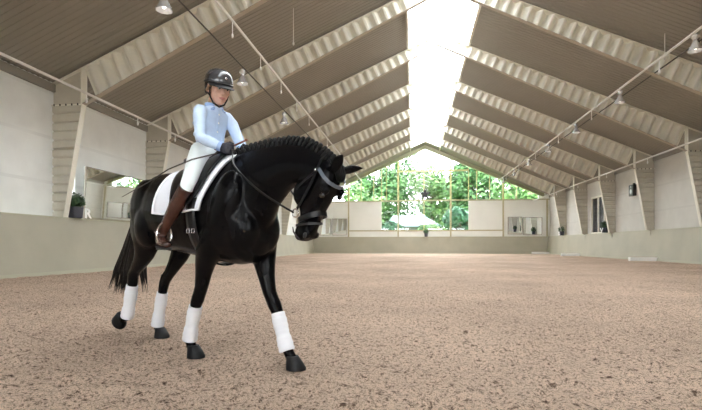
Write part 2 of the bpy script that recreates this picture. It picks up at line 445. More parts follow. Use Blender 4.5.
for sg in (-1, 1):
    b = MB(); y0 = YF-.12
    b.hexa([(CX, y0, RIDGE-.45), (CX+sg*11.5, y0, RIDGE-.45-SL*11.5), (CX+sg*11.5, YF+.1, RIDGE-.45-SL*11.5), (CX, YF+.1, RIDGE-.45),
            (CX, y0, RIDGE-.05), (CX+sg*11.5, y0, RIDGE-.05-SL*11.5), (CX+sg*11.5, YF+.1, RIDGE-.05-SL*11.5), (CX, YF+.1, RIDGE-.05)])
    b.build('gable_beam', M['gable'], wf)
    b = MB(); b.plate((CX, y0-.1, RIDGE-.45), (CX+sg*11.5, y0-.1, RIDGE-.45-SL*11.5), .3, .04, side=(0, 1, 0)); b.build('gable_flange', M['gable'], wf)

gw = empty('window_2', (CX, YF, ZS)); struct(gw, 'large glazed gable window with yellow bars showing bright green trees', 'window')
b = MB()
b.extrude([(CX-11-CX, .06, 0), (0+11, .06, 0), (11, .06, roofz(CX+11)-ZS-.3), (0, .06, RIDGE-ZS-.3), (-11, .06, roofz(CX-11)-ZS-.3)], (0, .012, 0))
b.build('pane', M['glass'], gw)
b = MB(); b.box((-3.2-CX, .06, ZR-ZS), (5.5-CX, .072, -.02)); b.build('pane', M['glass'], gw)
for x in PX:
    b = MB(); lo = ZR if abs(x-CX) < 4 else ZS
    b.box((x-CX-.085, -.03, lo-ZS), (x-CX+.085, .05, roofz(x)-ZS-.5)); b.build('mullion', M['yellow'], gw)
for x in (PX[1]-1.7, PX[1]+2.6, PX[2]+1.75, PX[0]+1.3, PX[0]-1.3, PX[0]+2.6, PX[3]-2.55, PX[3]-1.3, PX[3]+1.3, PX[1]-1.2):
    b = MB(); b.box((x-CX-.04, 0, 0 if x not in (PX[1]+2.6,) else ZR-ZS), (x-CX+.04, .05, roofz(x)-ZS-.5)); b.build('glazing_bar', M['yellow'], gw)
b = MB(); b.box((PX[1]-CX, -.02, ZT-ZS-.08), (PX[2]-CX+1.75, .05, ZT-ZS+.08)); b.build('transom', M['yellow'], gw)
b = MB(); b.box((-3.2-CX, -.04, -.05), (5.5-CX, .05, .06)); b.build('transom', M['yellow'], gw)

# mirrors on the end wall
M['mframe'] = mat('mirror_frame_paint', (.22, .19, .15), .5)
def mirror(loc, rz, w, h, label, tilt=0.):
    e = empty('wall_mirror', loc, rz, label, 'mirror', 'arena mirrors')
    T = Matrix.Rotation(tilt, 3, 'X')
    b = MB(); b.box((-w/2, -.02, 0), (w/2, .0, h)); b.v = [tuple(T@Vector(p)) for p in b.v]; b.build('mirror_glass', M['mirror'], e)
    b = MB()
    for lo, hi in (((-w/2-.03, -.03, -.03), (-w/2, .02, h+.03)), ((w/2, -.03, -.03), (w/2+.03, .02, h+.03)), ((-w/2, -.03, -.03), (w/2, .02, 0)), ((-w/2, -.03, h), (w/2, .02, h+.03))): b.box(lo, hi)
    b.v = [tuple(T@Vector(p)) for p in b.v]; b.build('mirror_frame', M['mframe'], e)
    return e
mirror((9.95, YF-.1, 1.95), 0, 1.3, 1.65, 'left of two wall mirrors at the right end of the far wall', .03)
mirror((11.6, YF-.1, 1.9), 0, 1.75, 1.65, 'wider wall mirror in the right corner of the far wall', .03)
mirror((-7.55, YF-.1, 1.9), 0, 1.5, 1.65, 'wall mirror on the far wall just right of the horse muzzle', .03)
mirror((-9.2, YF-.1, 1.9), 0, 1.4, 1.65, 'wall mirror in the left corner of the far wall behind the horse muzzle', .03)
mirror((XL+.2, 15.75, 1.72), PI/2, 3.5, 1.68, 'large mirror on the left wall behind the horse rump', .045)

# unseen near end wall; its four windows are added and sized for light
nw = MB()
def nbox(xa, xb, za, zb): nw.box((xa, YN-.15, za), (xb, YN, zb))
NWX = [(-8.8, -5.4), (-4.2, -.8), (3.2, 6.6), (7.8, 11.2)]
nbox(XL-.2, XR+.2, 0, 1.9); nbox(XL-.2, XR+.2, 4.6, EAVE-.1)
xx = [XL-.2]+[q for p in NWX for q in p]+[XR+.2]
for i in range(0, len(xx), 2): nbox(xx[i], xx[i+1], 1.9, 4.6)
nw.extrude([(XL-.2, YN-.15, EAVE-.1), (XR+.2, YN-.15, EAVE-.1), (XR+.2, YN-.15, roofz(XR+.2)+.05), (CX, YN-.15, RIDGE+.05), (XL-.2, YN-.15, roofz(XL-.2)+.05)], (0, .15, 0))
struct(nw.build('wall_near', M['panel']), 'unseen end wall behind the camera with four windows added for light', 'wall')
for i, (xa, xb) in enumerate(NWX):
    w5 = empty('window_%d' % (5+i), ((xa+xb)/2, YN, 1.9)); struct(w5, 'unseen window behind the camera, added to let daylight in', 'window'); h_ = (xb-xa)/2
    b = MB(); b.box((-h_, -.09, 0), (h_, -.08, 2.7)); b.build('pane', M['glass'], w5)
    b = MB()
    for x in (-h_+.04, 0, h_-.04): b.box((x-.04, -.1, 0), (x+.04, 0, 2.7))
    b.box((-h_, -.1, 1.3), (h_, 0, 1.38)); b.build('mullion', M['yellow'], w5)

# ------------------------------------------------------------------ lamps, cables, sprinkler pipes
def lamp_parts(e):
    b = MB(); b.tube([(0, 0, .0), (0, 0, .07)], .014, 8); b.build('hanger', M['dark'], e)
    b = MB(); b.lathe([(.0, .02), (.07, .015), (.1, -.03), (.105, -.1), (.075, -.15), (.05, -.17), (.05, -.2), (.0, -.2)], n=20); b.build('gear_housing', M['alu'], e, smooth=True, angle=40)
    b = MB(); b.lathe([(.05, -.19), (.07, -.22), (.1, -.28), (.15, -.40), (.19, -.47), (.2, -.5), (.185, -.5), (.175, -.47), (.14, -.40), (.09, -.29), (.05, -.23)], n=24); b.build('reflector_shade', M['alu'], e, smooth=True, angle=50)
    b = MB(); b.ell((0, 0, -.36), (.06, .06, .1), n=12, m=8); b.build('bulb', M['bulb'], e, smooth=True)
lamp0 = None
XLc, ZLc = -5.80, 6.92
XRc, ZRc = 8.3, 7.02
def lamp(x, y, z, label):
    global lamp0
    if lamp0 is None: lamp0 = e = empty('pendant_lamp', (x, y, z)); lamp_parts(e)
    else: e = copy_tree(lamp0); e.location = (x, y, z)
    tag(e, label, 'lamp', 'aluminium pendant lamps under the roof')
LL = ['aluminium bell lamp cut by the top edge, above and left of the rider', 'aluminium bell lamp hanging just right of the riding helmet', 'aluminium bell lamp over the horse crest, second along the cable from the helmet', 'small aluminium bell lamp at the lower end of the left cable']
for k, y in enumerate((10.45, 15.6, 20.9, 25.9)): lamp(XLc-.07, y, ZLc+.02, LL[k])
LR = ['aluminium bell lamp at the upper right edge, largest on the right pipe', 'aluminium bell lamp on the right pipe, second from the right edge', 'aluminium bell lamp on the right pipe, third from the right edge', 'aluminium bell lamp on the right pipe, fourth from the right edge', 'tiny aluminium bell lamp on the right pipe, third from the far gable', 'tiny aluminium bell lamp on the right pipe, second from the far gable', 'tiny aluminium bell lamp on the right pipe nearest the far gable']
for k, y in enumerate((15.25, 20.4, 25.6, 30.6, 35.5, 40.5, 45.2)): lamp(XRc+.08, y, ZRc+.15, LR[k])
for X, Z, side in ((XLc+.08, ZLc, 'left'), (XRc+.24, ZRc, 'right')):
    b = MB(); pts = []
    for y in np.arange(YN+.1, YF-.2 if side == 'right' else 27.5, 1.25): pts.append((X, y, Z-.03-.05*abs(math.sin((y-12.95)/5*PI))*0))
    b.tube(pts, .022, 6); tag(b.build('lamp_cable', M['cable']), 'thin dark lamp cable running under the roof on the %s' % side, 'cable')
def pipe(X, Z, r, label, nozzles, ln):
    e = empty('sprinkler_pipe', (X, 0, Z), 0, label, 'pipe', 'sprinkler pipes')
    b = MB(); b.tube([(0, YN+.05, 0), (0, YF-.2, 0)], r, 10); b.build('pipe', M['pipe'], e, smooth=True, angle=50)
    for y in nozzles:
        b = MB(); b.tube([(0, y, -r*.6), (0, y, -ln)], .012, 6); b.lathe([(0, -ln+.02), (.022, -ln), (.035, -ln-.06), (.02, -ln-.10), (.03, -ln-.11), (0, -ln-.12)], (0, y, 0), 10)
        b.build('sprinkler_nozzle', M['white'], e, smooth=True, angle=50)
pipe(-9.2, 5.17, .035, 'grey sprinkler pipe along the left wall under the roof frames', [9.2, 12.2, 14.7, 17.2, 19.7], .16)
pipe(-5.15, 7.31, .04, 'pale sprinkler pipe crossing above the horse neck', [10.4, 12.9, 15.4, 17.9, 20.4, 22.9, 25.4, 27.9], .38)
pipe(XRc-.12, ZRc+.07, .042, 'pale sprinkler pipe running beside the right row of lamps', [13.2, 16.9, 22.9, 27.9, 32.9, 37.9, 42.9], .34)
pipe(11.65, 5.2, .035, 'grey sprinkler pipe along the right wall under the roof frames', [15.2, 20.2, 25.2, 30.2, 35.2, 40.2], .16)
for x, y, z1, lab in ((-3.95, 15.2, 7.6, 'thin pale cord hanging from the roof above the horse neck'), (8.3, 16.8, 7.1, 'thin pale cord hanging from the roof at upper right')):
    b = MB(); b.tube([(x, y, z1), (x, y, roofz(x)-.02)], .012, 6)
    b.lathe([(0, z1+.02), (.03, z1), (.035, z1-.06), (0, z1-.1)], (x, y, 0), 8); tag(b.build('hanging_cord', M['pipe']), lab, 'cord', 'hanging cords')

# ------------------------------------------------------------------ letters, planters and small things
def letter(ch, size, parent, loc, rot, m):
    cu = bpy.data.curves.new('letter', 'FONT'); cu.body = ch; cu.size = size; cu.extrude = .01; cu.align_x = 'CENTER'; cu.offset = .012
    tmp = bpy.data.objects.new('letter_tmp', cu); COL.objects.link(tmp)
    bpy.context.view_layer.update()
    me = bpy.data.meshes.new_from_object(tmp.evaluated_get(bpy.context.evaluated_depsgraph_get()))
    bpy.data.objects.remove(tmp); me.materials.clear(); me.materials.append(m)
    o = bpy.data.objects.new('letter', me); COL.objects.link(o); o.parent = parent; o.location = loc; o.rotation_euler = rot
    return o
def foliage(n, R, zc, leaf):
    b = MB()
    for i in range(n):
        d = Vector((random.gauss(0, 1), random.gauss(0, 1), random.gauss(0, 1))).normalized(); p = Vector((d.x*R[0], d.y*R[1], d.z*R[2]+zc))*1.0
        p = Vector((0, 0, zc))+(p-Vector((0, 0, zc)))*random.uniform(.55, 1.05)
        a = Vector((random.gauss(0, 1), random.gauss(0, 1), random.gauss(0, .6))).normalized(); c = a.cross(d+Vector((.1, .2, .3))).normalized()
        s = leaf*random.uniform(.6, 1.2)
        b.add([p-a*s*.5, p+c*s*.28, p+a*s*.5, p-c*s*.28], [(0, 1, 2, 3)])
    return b
def planter(loc, rz, label, ch=None, scale=1., lm=None):
    e = empty('potted_plant', loc, rz, label, 'plant', 'planters on the kick boards'); e.scale = (scale,)*3
    b = MB(); b.rings([b.ring(Vector((0, 0, z)), Vector((1, 0, 0)), Vector((0, 1, 0)), r, r*.9, 4*6, 6) for z, r in ((.0, .15), (.02, .16), (.33, .185), (.35, .19), (.34, .17), (.3, .16))]); b.build('pot', M['pot'], e)
    f = foliage(420, (.27, .24, .27), .52, .13).build('foliage', M['leafpot'], e, recalc=False)
    b = MB()
    for k in range(5): b.tube([(0, 0, .3), (.05*math.cos(k*1.3), .05*math.sin(k*1.3), .45), (.15*math.cos(k*1.3), .15*math.sin(k*1.3), .6)], .008, 5)
    b.build('stem', M['leafpot'], e)
    if ch:
        letter(ch, .42, e, (.30, -.17, .02) if ch == 'R' else (-.05, -.22, .02), (PI/2, 0, 0), M['white'])
    return e
KT = KH-.1+.035
planter((XL+.45, 13.3, KT), PI/2*.9, 'dark green potted plant with a white letter on the left kick board', 'R', 1.)
for y, ch, lab in ((33.7, 'V', 'potted plant with white letter on the right kick board by the dark window'), (22.1, 'P', 'potted plant with white letter on the kick board at the right picture edge'), (43.0, 'S', 'potted plant with white letter on the right kick board nearest the far corner')):
    planter((XR-.37, y, KT), -PI/2*.75, lab, ch, 1.)
planter((CX+.1, YF-.42, KT), 0, 'small dark potted plant on the middle of the far kick board', None, .95)
# star shaped ornament on the gable window rail
b = MB(); pts = []
for k in range(10):
    r = .62 if k % 2 == 0 else .26; t = PI/2+k*PI/5; pts.append((r*math.cos(t), -.02, r*math.sin(t)))
b.extrude(pts, (0, .05, 0))
star = b.build('star_ornament', M['dark'], bevel=.01); star.location = (CX+.0, YF-.12, ZS+.55+.06); tag(star, 'black star-shaped ornament standing on the middle rail of the gable window', 'ornament')
# white boards lying on the sand at the right
for x, y, L_, lab in ((12.3, 26.9, 1.6, 'white board on the sand at the right, nearest of three'), (12.3, 38.5, 1.6, 'white board on the sand at the right, second of three'), (12.0, 46.4, 1.6, 'white board on the sand at the far right corner, smallest of three')):
    b = MB(); b.box((-L_/2, -.11, 0), (L_/2, .11, .2)); o = b.build('white_board', M['white'], bevel=.01); o.location = (x, y, .0); o.rotation_euler = (0, 0, .05)
    tag(o, lab, 'board', 'white boards on the sand')
# small speaker box on the right wall
e = empty('wall_speaker', (XR-.02, 30.2, 4.15), -PI/2, 'small black speaker box high on a right wall panel', 'speaker')
b = MB(); b.box((-.28, -.22, -.34), (.28, 0, .34)); b.build('casing', M['dark'], e, bevel=.03)
b = MB(); b.ell((0, -.22, -.08), (.15, .02, .15)); b.ell((0, -.22, .2), (.07, .02, .07)); b.build('cone', M['alu'], e, smooth=True)
b = MB(); b.box((-.06, -.08, .3), (.06, .02, .44)); b.build('bracket', M['dark'], e)

# ------------------------------------------------------------------ outdoors
g = MB(); g.add([(-60, YF+.3, -.3), (60, YF+.3, -.3), (60, 110, -.3), (-60, 110, -.3)], [(0, 1, 2, 3)])
lawn = tag(g.build('lawn', mat('grass', (.12, .25, .05), .9, var=.4, vscale=2)), 'grass ground outside beyond the gable window', 'grass', None, 'stuff')
g = MB(); g.add([(-60, -60, -.3), (60, -60, -.3), (60, YN-.3, -.3), (-60, YN-.3, -.3)], [(0, 1, 2, 3)])
tag(g.build('yard', mat('yard_gravel', (.35, .33, .3), .9)), 'gravel yard behind the camera', 'yard', None, 'stuff')
def leafmat(name, c1, c2):
    m = mat(name, c1, .5, spec=.4); nt = m.node_tree; bs = nt.nodes['Principled BSDF']
    gi = nt.nodes.new('ShaderNodeNewGeometry'); r = nt.nodes.new('ShaderNodeValToRGB'); e = r.color_ramp.elements
    e[0].color = (*c1, 1); e[1].color = (*c2, 1); nt.links.new(gi.outputs['Random Per Island'], r.inputs['Fac']); nt.links.new(r.outputs['Color'], bs.inputs['Base Color'])
    return m
LM = [leafmat('leaves_deep', (.008, .06, .01), (.06, .17, .035)), leafmat('leaves_light', (.02, .10, .02), (.14, .27, .07)), leafmat('leaves_bluish', (.008, .06, .03), (.06, .19, .09))]
bark = mat('bark', (.1, .07, .05), .9)
def tree(x, y, h, R, k, label, n=5200, leaf=.7):
    e = empty('garden_tree', (x, y, -.3), 0, label, 'tree', 'trees beyond the gable window')
    b = MB(); b.tube([(0, 0, 0), (.1, 0, h*.3), (0, .1, h*.7)], [.25, .18, .06], 8)
    for q in range(6): a = q*1.1; b.tube([(.05, 0, h*(.25+.05*q)), (R*.5*math.cos(a), R*.5*math.sin(a), h*(.45+.07*q))], [.08, .03], 5)
    b.build('trunk', bark, e)
    f = MB(); cl = [(random.uniform(-.6, .6)*R, random.uniform(-.6, .6)*R, h*random.uniform(.15, .9), R*random.uniform(.3, .55)) for _ in range(16)]
    for i in range(n):
        cx, cy, cz, cr = random.choice(cl); d = Vector((random.gauss(0, 1), random.gauss(0, 1), random.gauss(0, 1))).normalized(); p = Vector((cx, cy, cz))+d*cr*random.uniform(.7, 1.05)
        if p.z < .2: p.z = .2+random.random()
        a = Vector((random.gauss(0, 1), random.gauss(0, 1), random.gauss(0, .5))).normalized(); nn = (d+Vector((random.gauss(0, .5), random.gauss(0, .5), .5))).normalized()
        c = nn.cross(a).normalized(); a = c.cross(nn); s = leaf*random.uniform(.5, 1.2)
        f.add([p-a*s*.5, p+c*s*.3, p+a*s*.5, p-c*s*.3], [(0, 1, 2, 3)])
    f.build('foliage', LM[k], e, recalc=False)
TR = [(-14.5, 63, 12, 4.4, 0, 'dark green leafy tree at the left end of the gable window'), (-6.5, 58, 8.5, 3.4, 1, 'light green bushy tree behind the left window post'), (-5.5, 70, 14, 4.6, 0, 'tall green tree behind the left half of the gable window'),
      (3.0, 76, 15, 4.2, 1, 'light green tree far behind the middle of the gable window'), (8.3, 67, 13, 4.2, 0, 'dense deep green tree right of the window middle'), (5.6, 55.5, 5.2, 2.3, 2, 'low bluish green bush at the lower right of the glazing'),
      (12.5, 59, 10, 3.6, 1, 'light green tree behind the right part of the gable window'), (18.5, 66, 11, 4.5, 0, 'green tree behind the right corner of the gable window'), (-2.4, 53.4, 3.6, 1.7, 2, 'low bluish green bush at the lower left of the glazing'),
      (2.0, 53.4, 3.2, 1.6, 1, 'low light green shrub behind the middle of the glazing'), (-16, 78, 15, 5.5, 1, 'pale green tree glimpsed behind the left end of the window'), (15, 80, 16, 5.5, 1, 'pale green tree far behind the right part of the window'), (-4.5, 86, 19, 6, 0, 'tallest tree, far behind the left of the window middle'), (10, 97, 21, 6, 0, 'tall deep green tree far behind the right of the window middle')]
for t in TR: tree(*t)
# pale roofed shed among the trees
e = empty('garden_shed', (-.2, 61.5, -.3), .15, 'low shed with a pale bluish roof among the trees outside', 'shed')
b = MB(); b.box((-3, -2, 0), (3, 2, 3.6)); b.build('wall', mat('shed_wall', (.2, .22, .2), .7), e)
b = MB(); b.hexa([(-3.4, -2.6, 3.5), (3.4, -2.6, 3.5), (3.4, 2.4, 3.5), (-3.4, 2.4, 3.5), (-2.4, 0, 5.0), (1.6, 0, 5.0), (1.6, .3, 5.0), (-2.4, .3, 5.0)]); b.build('roof', mat('shed_roof', (.16, .24, .27), .5), e)
# ------------------------------------------------------------------ the horse
# local frame: x forward, y to the horse's left, z up; origin on the sand between the forefeet
HANG = math.radians(-31.5); HORG = (-1.239, 3.282, 0)
M['coat'] = mat('black_coat', (.003, .003, .0038), .25, var=.25, vscale=6, bump=.2, bscale=18, spec=.12, stretch=(1, 1, .6))
M['hair'] = mat('black_hair', (.005, .005, .005), .34, spec=.2)
M['tailhair'] = mat('tail_hair', (.010, .008, .007), .4, var=.4, vscale=9, spec=.25)
M['hoof'] = mat('hoof_horn', (.008, .008, .009), .5, var=.3, vscale=25, spec=.25)
M['sole'] = mat('hoof_sole', (.20, .13, .085), .8, var=.3, vscale=30)
M['eye'] = mat('horse_eye', (.012, .007, .005), .05, spec=.8)
M['leather'] = mat('black_leather', (.007, .007, .008), .28, var=.2, vscale=30, spec=.3)
M['brow'] = mat('browband_leather', (.10, .12, .15), .22, spec=.7)
M['steel'] = mat('polished_steel', (.75, .75, .77), .15, 1.)

def fuse(mb, name, m, parent, voxel, smooth=6, fac=.5, keep=None):
    """weld the overlapping lofts of one body into a single continuous skin"""
    o = mb.build(name+'_raw', m if not isinstance(m, list) else m[0])
    r = o.modifiers.new('r', 'REMESH'); r.mode = 'VOXEL'; r.voxel_size = voxel; r.use_smooth_shade = True
    if smooth: s = o.modifiers.new('s', 'SMOOTH'); s.factor = fac; s.iterations = smooth
    bpy.context.view_layer.update()
    me = bpy.data.meshes.new_from_object(o.evaluated_get(bpy.context.evaluated_depsgraph_get()))
    old = o.data; bpy.data.objects.remove(o); bpy.data.meshes.remove(old)
    me.name = name; me.materials.clear(); me.materials.append(m)
    me.polygons.foreach_set('use_smooth', [True]*len(me.polygons))
    q = bpy.data.objects.new(name, me); COL.objects.link(q); q.parent = parent
    return q

def ribs(mb, secs, n=28, e=2.15, taper=0.):
    """sections spanned between a top and a bottom point (x,z), half width w, centre line y"""
    rs = []
    for sct in secs:
        (ta, tz), (ba, bz), w = sct[:3]; y = sct[3] if len(sct) > 3 else 0.; tp = sct[4] if len(sct) > 4 else taper
        T = Vector((ta, y, tz)); B = Vector((ba, y, bz)); c = (T+B)/2; v = (T-B)/2; out = []
        for k in range(n):
            t = 2*PI*k/n; cx, sx = math.cos(t), math.sin(t)
            up = math.copysign(abs(sx)**(2/e), sx); sd = math.copysign(abs(cx)**(2/e), cx)
            ww = w*(1-tp*max(0, up))
            out.append(c+v*up+Vector((0, sd*ww, 0)))
        rs.append(out)
    return mb.rings(rs)

TORSO = [(-1.35, 1.22, 1.05, .08, 0), (-1.31, 1.345, .97, .15, .1), (-1.21, 1.43, .91, .205, .15), (-1.08, 1.472, .86, .245, .15), (-.93, 1.475, .825, .27, .12), (-.75, 1.445, .80, .28, .12),
         (-.55, 1.43, .778, .282, .15), (-.35, 1.475, .752, .268, .35), (-.18, 1.525, .73, .25, .5), (0, 1.49, .715, .235, .45), (.12, 1.38, .73, .22, .3), (.20, 1.26, .785, .18, .1), (.25, 1.13, .87, .11, 0)]
def torso_at(a):
    for i in range(len(TORSO)-1):
        p, q = TORSO[i], TORSO[i+1]
        if a <= q[0] or i == len(TORSO)-2:
            t = max(0., min(1., (a-p[0])/(q[0]-p[0]))); return [p[k]+(q[k]-p[k])*t for k in range(5)]
def torso_pt(a, phi, off=0.):
    """point on the barrel; phi from the spine (0) round the horse's right side to the belly (pi)"""
    _, zt, zb, w, tp = torso_at(a); e = 2.15
    cz, h = (zt+zb)/2, (zt-zb)/2; up0 = math.cos(phi); sd0 = -math.sin(phi)
    up = math.copysign(abs(up0)**(2/e), up0); sd = math.copysign(abs(sd0)**(2/e), sd0)
    ww = w*(1-tp*max(0, up)); nrm = Vector((0, sd0/max(ww, .05), up0/h)).normalized()
    return Vector((a, sd*ww, cz+h*up))+nrm*off

horse = empty('horse', HORG, HANG, 'black horse walking to the right with white leg bandages and a braided mane', 'horse')
hb = MB()
ribs(hb, [((a, zt), (a, zb), w, 0, tp) for a, zt, zb, w, tp in TORSO])
NECK = [((-.28, 1.49), (.22, .92), .19, 0, .5), ((-.08, 1.53), (.30, 1.03), .16, 0, .5), ((.12, 1.548), (.345, 1.105), .132, 0, .45), ((.32, 1.552), (.40, 1.155), .113, 0, .4), ((.50, 1.545), (.455, 1.205), .10, 0, .35),
        ((.67, 1.512), (.515, 1.238), .09, 0, .3), ((.81, 1.44), (.57, 1.255), .083, 0, .2), ((.905, 1.362), (.625, 1.25), .076, 0, .1)]
ribs(hb, NECK)
HEAD = [((.86, 1.40), (.645, 1.275), .06), ((.908, 1.36), (.625, 1.24), .076), ((.932, 1.31), (.605, 1.205), .086), ((.925, 1.25), (.603, 1.155), .09), ((.89, 1.18), (.617, 1.105), .08),
        ((.84, 1.11), (.625, 1.05), .062), ((.787, 1.035), (.597, .998), .052), ((.748, .965), (.572, .957), .053), ((.722, .918), (.568, .922), .054), ((.69, .892), (.58, .897), .047), ((.66, .882), (.61, .886), .028)]
ribs(hb, HEAD, e=2.3)
for s in (-1, 1):
    hb.ell((.68, s*.066, 1.185), (.075, .028, .085))                       # jowl
    hb.ell((.885, s*.070, 1.187), (.035, .025, .03))                    # brow
    hb.tube([(.78, s*.058, 1.13), (.70, s*.052, 1.04)], [.016, .010], 8)  # facial crest
    hb.ell((.695, s*.042, .922), (.03, .02, .03))                       # nostril rim
    # shoulder, chest and haunch muscles
    hb.ell((.02, s*.165, 1.10), (.15, .095, .30), Matrix.Rotation(.42, 3, 'Y'))
    hb.ell((.155, s*.09, .97), (.115, .10, .17))
    hb.ell((-1.08, s*.15, 1.16), (.22, .115, .26))
    hb.ell((-1.18, s*.125, 1.03), (.15, .11, .23))
    hb.ell((-.99, s*.19, 1.02), (.15, .10, .19))
def limb(pts, s):
    """pts: (x, z, half depth along x, half width along y, y)"""
    c = [Vector((p[0], s*p[4], p[1])) for p in pts]; rs = []
    for i, p in enumerate(pts):
        d = (c[min(i+1, len(c)-1)]-c[max(i-1, 0)]).normalized(); v = Vector((0, 1, 0)); v = (v-d*v.dot(d)).normalized(); u = v.cross(d)
        rs.append(hb.ring(c[i], u, v, p[2], p[3], 20))
    hb.rings(rs)
LFp = [(.05, 1.08, .13, .09, .15), (.06, .92, .125, .095, .15), (.075, .80, .105, .09, .14), (.105, .70, .082, .072, .13), (.13, .62, .064, .06, .125), (.165, .52, .052, .05, .12), (.19, .475, .05, .048, .12), (.22, .43, .051, .05, .12), (.245, .39, .045, .046, .12), (.27, .34, .037, .036, .12), (.31, .22, .036, .036, .12), (.34, .15, .042, .042, .12), (.37, .105, .037, .037, .12), (.405, .06, .042, .04, .12)]
RFp = [(-.03, 1.08, .13, .09, .15), (-.12, .92, .125, .095, .15), (-.21, .81, .105, .09, .14), (-.265, .72, .080, .072, .13), (-.295, .64, .062, .06, .125), (-.33, .54, .052, .05, .12), (-.355, .49, .05, .048, .12), (-.375, .45, .051, .05, .12), (-.40, .41, .045, .046, .12), (-.42, .35, .037, .036, .12), (-.46, .22, .036, .036, .12), (-.485, .14, .042, .042, .12), (-.475, .10, .037, .037, .12), (-.445, .055, .042, .04, .12)]
LHp = [(-1.06, 1.12, .20, .11, .14), (-1.01, .98, .17, .11, .15), (-1.01, .87, .125, .09, .14), (-1.05, .77, .095, .072, .13), (-1.12, .68, .070, .056, .12), (-1.205, .60, .056, .046, .12), (-1.27, .545, .058, .044, .12), (-1.30, .49, .052, .044, .12), (-1.32, .43, .043, .042, .12), (-1.345, .34, .038, .036, .12), (-1.385, .2, .038, .036, .12), (-1.415, .12, .044, .042, .12), (-1.405, .085, .037, .037, .12), (-1.375, .05, .04, .04, .12)]
RHp = [(-1.08, 1.12, .20, .11, .14), (-1.09, .98, .18, .11, .145), (-1.12, .88, .145, .10, .14), (-1.165, .79, .105, .078, .135), (-1.245, .71, .075, .06, .13), (-1.325, .645, .058, .047, .13), (-1.375, .595, .060, .045, .13), (-1.385, .54, .053, .044, .13), (-1.39, .49, .043, .042, .13), (-1.41, .41, .038, .036, .13), (-1.455, .28, .038, .036, .13), (-1.485, .215, .044, .042, .13), (-1.53, .19, .036, .036, .13), (-1.58, .175, .038, .038, .13)]
limb(LFp, 1); limb(RFp, -1); limb(LHp, 1); limb(RHp, -1)
hb.ell((-1.312, .12, .558), (.028, .024, .045), Matrix.Rotation(-.5, 3, 'Y'))    # points of hock
hb.ell((-1.415, -.13, .608), (.028, .024, .045), Matrix.Rotation(-.5, 3, 'Y'))
# ears
def ear(base, tip, face, w):
    b0, t0 = Vector(base), Vector(tip); d = (t0-b0).normalized(); f = Vector(face); f = (f-d*f.dot(d)).normalized(); sd = d.cross(f); L_ = (t0-b0).length
    rs = []
    for t, k in ((-.25, .7), (0, .9), (.25, 1.), (.5, .9), (.75, .6), (.92, .28), (1, .08)):
        rs.append(hb.ring(b0+d*L_*t-f*.006*math.sin(PI*max(t, 0)), sd, f, w*k, w*.55*k, 12))
    hb.rings(rs)
ear((.945, -.055, 1.32), (1.035, -.078, 1.392), (.6, -.7, -.2), .038)
ear((.93, .055, 1.315), (1.0, .17, 1.340), (.8, .3, -.4), .036)
body = fuse(hb, 'body', M['coat'], horse, .0095, 15)

for s in (-1, 1):
    b = MB(); b.ell((.868, s*.082, 1.158), (.021, .013, .018), n=16, m=10); b.build('eye', M['eye'], horse, smooth=True)
    b = MB(); b.ell((.70, s*.056, .922), (.014, .010, .019), Matrix.Rotation(.5, 3, 'Y')); b.build('nostril', M['dark'], horse, smooth=True)
b = MB(); b.tube([(.585, -.05, .975), (.60, -.057, .945), (.62, -.055, .918), (.645, -.046, .896)], [.004, .006, .006, .004], 6); b.build('mouth', mat('lip_skin', (.05, .035, .033), .5), horse, smooth=True)
# forelock and mane braids
def crest(t):
    pts = [n[0] for n in NECK]; x = t*(len(pts)-1); i = min(int(x), len(pts)-2); f = x-i
    return Vector((pts[i][0]+(pts[i+1][0]-pts[i][0])*f, 0, pts[i][1]+(pts[i+1][1]-pts[i][1])*f))
NB = 24
for k in range(NB):
    t = .14+.83*k/(NB-1); p = crest(t); q = crest(min(t+.03, 1)); d = (q-p).normalized(); up = Vector((-d.z, 0, d.x))
    R_ = Matrix((d, Vector((0, 1, 0)), up)).transposed(); b = MB()
    b.ell(p+up*.012+Vector((0, -.012, 0)), (.017, .019, .024), R_, 10, 7); b.ell(p+up*.028+Vector((0, -.008, 0)), (.014, .015, .013), R_, 10, 6)
    b.ell(p-up*.018+Vector((0, -.030, 0)), (.013, .012, .026), R_, 10, 6)
    b.build('mane_braid', M['hair'], horse, smooth=True)
b = MB()
for k in range(9):
    y = (k-4)*.009; b.tube([(.90, y, 1.372), (.93+random.uniform(-.005, .01), y*1.2, 1.335), (.945, y*1.1, 1.285), (.946, y*.8, 1.235)], [.008, .009, .007, .002], 6)
b.build('forelock', M['hair'], horse, smooth=True)
# tail of many locks
b = MB()
for k in range(120):
    a = random.uniform(-1, 1); c = random.uniform(-1, 1); ln = random.uniform(.75, 1.0)
    p0 = Vector((-1.30+.015*c, .03*a, 1.35+.01*c)); pts = [p0, p0+Vector((-.075, .012*a, -.02)), Vector((-1.46+.025*c, .045*a, 1.22)), Vector((-1.55+.045*c, .06*a+.01, 1.02)), Vector((-1.66+.07*c, .085*a+.02, .82)),
         Vector((-1.74+.12*c, .11*a+.02, .82-.22*ln)), Vector((-1.77+.16*c+random.uniform(-.05, .05), .14*a+.02, .82-.44*ln))]
    r = random.uniform(.7, 1.2)
    b.tube(pts, [.014*r, .016*r, .016*r, .015*r, .012*r, .008*r, .001], 6)
b.build('tail', M['tailhair'], horse, smooth=True)

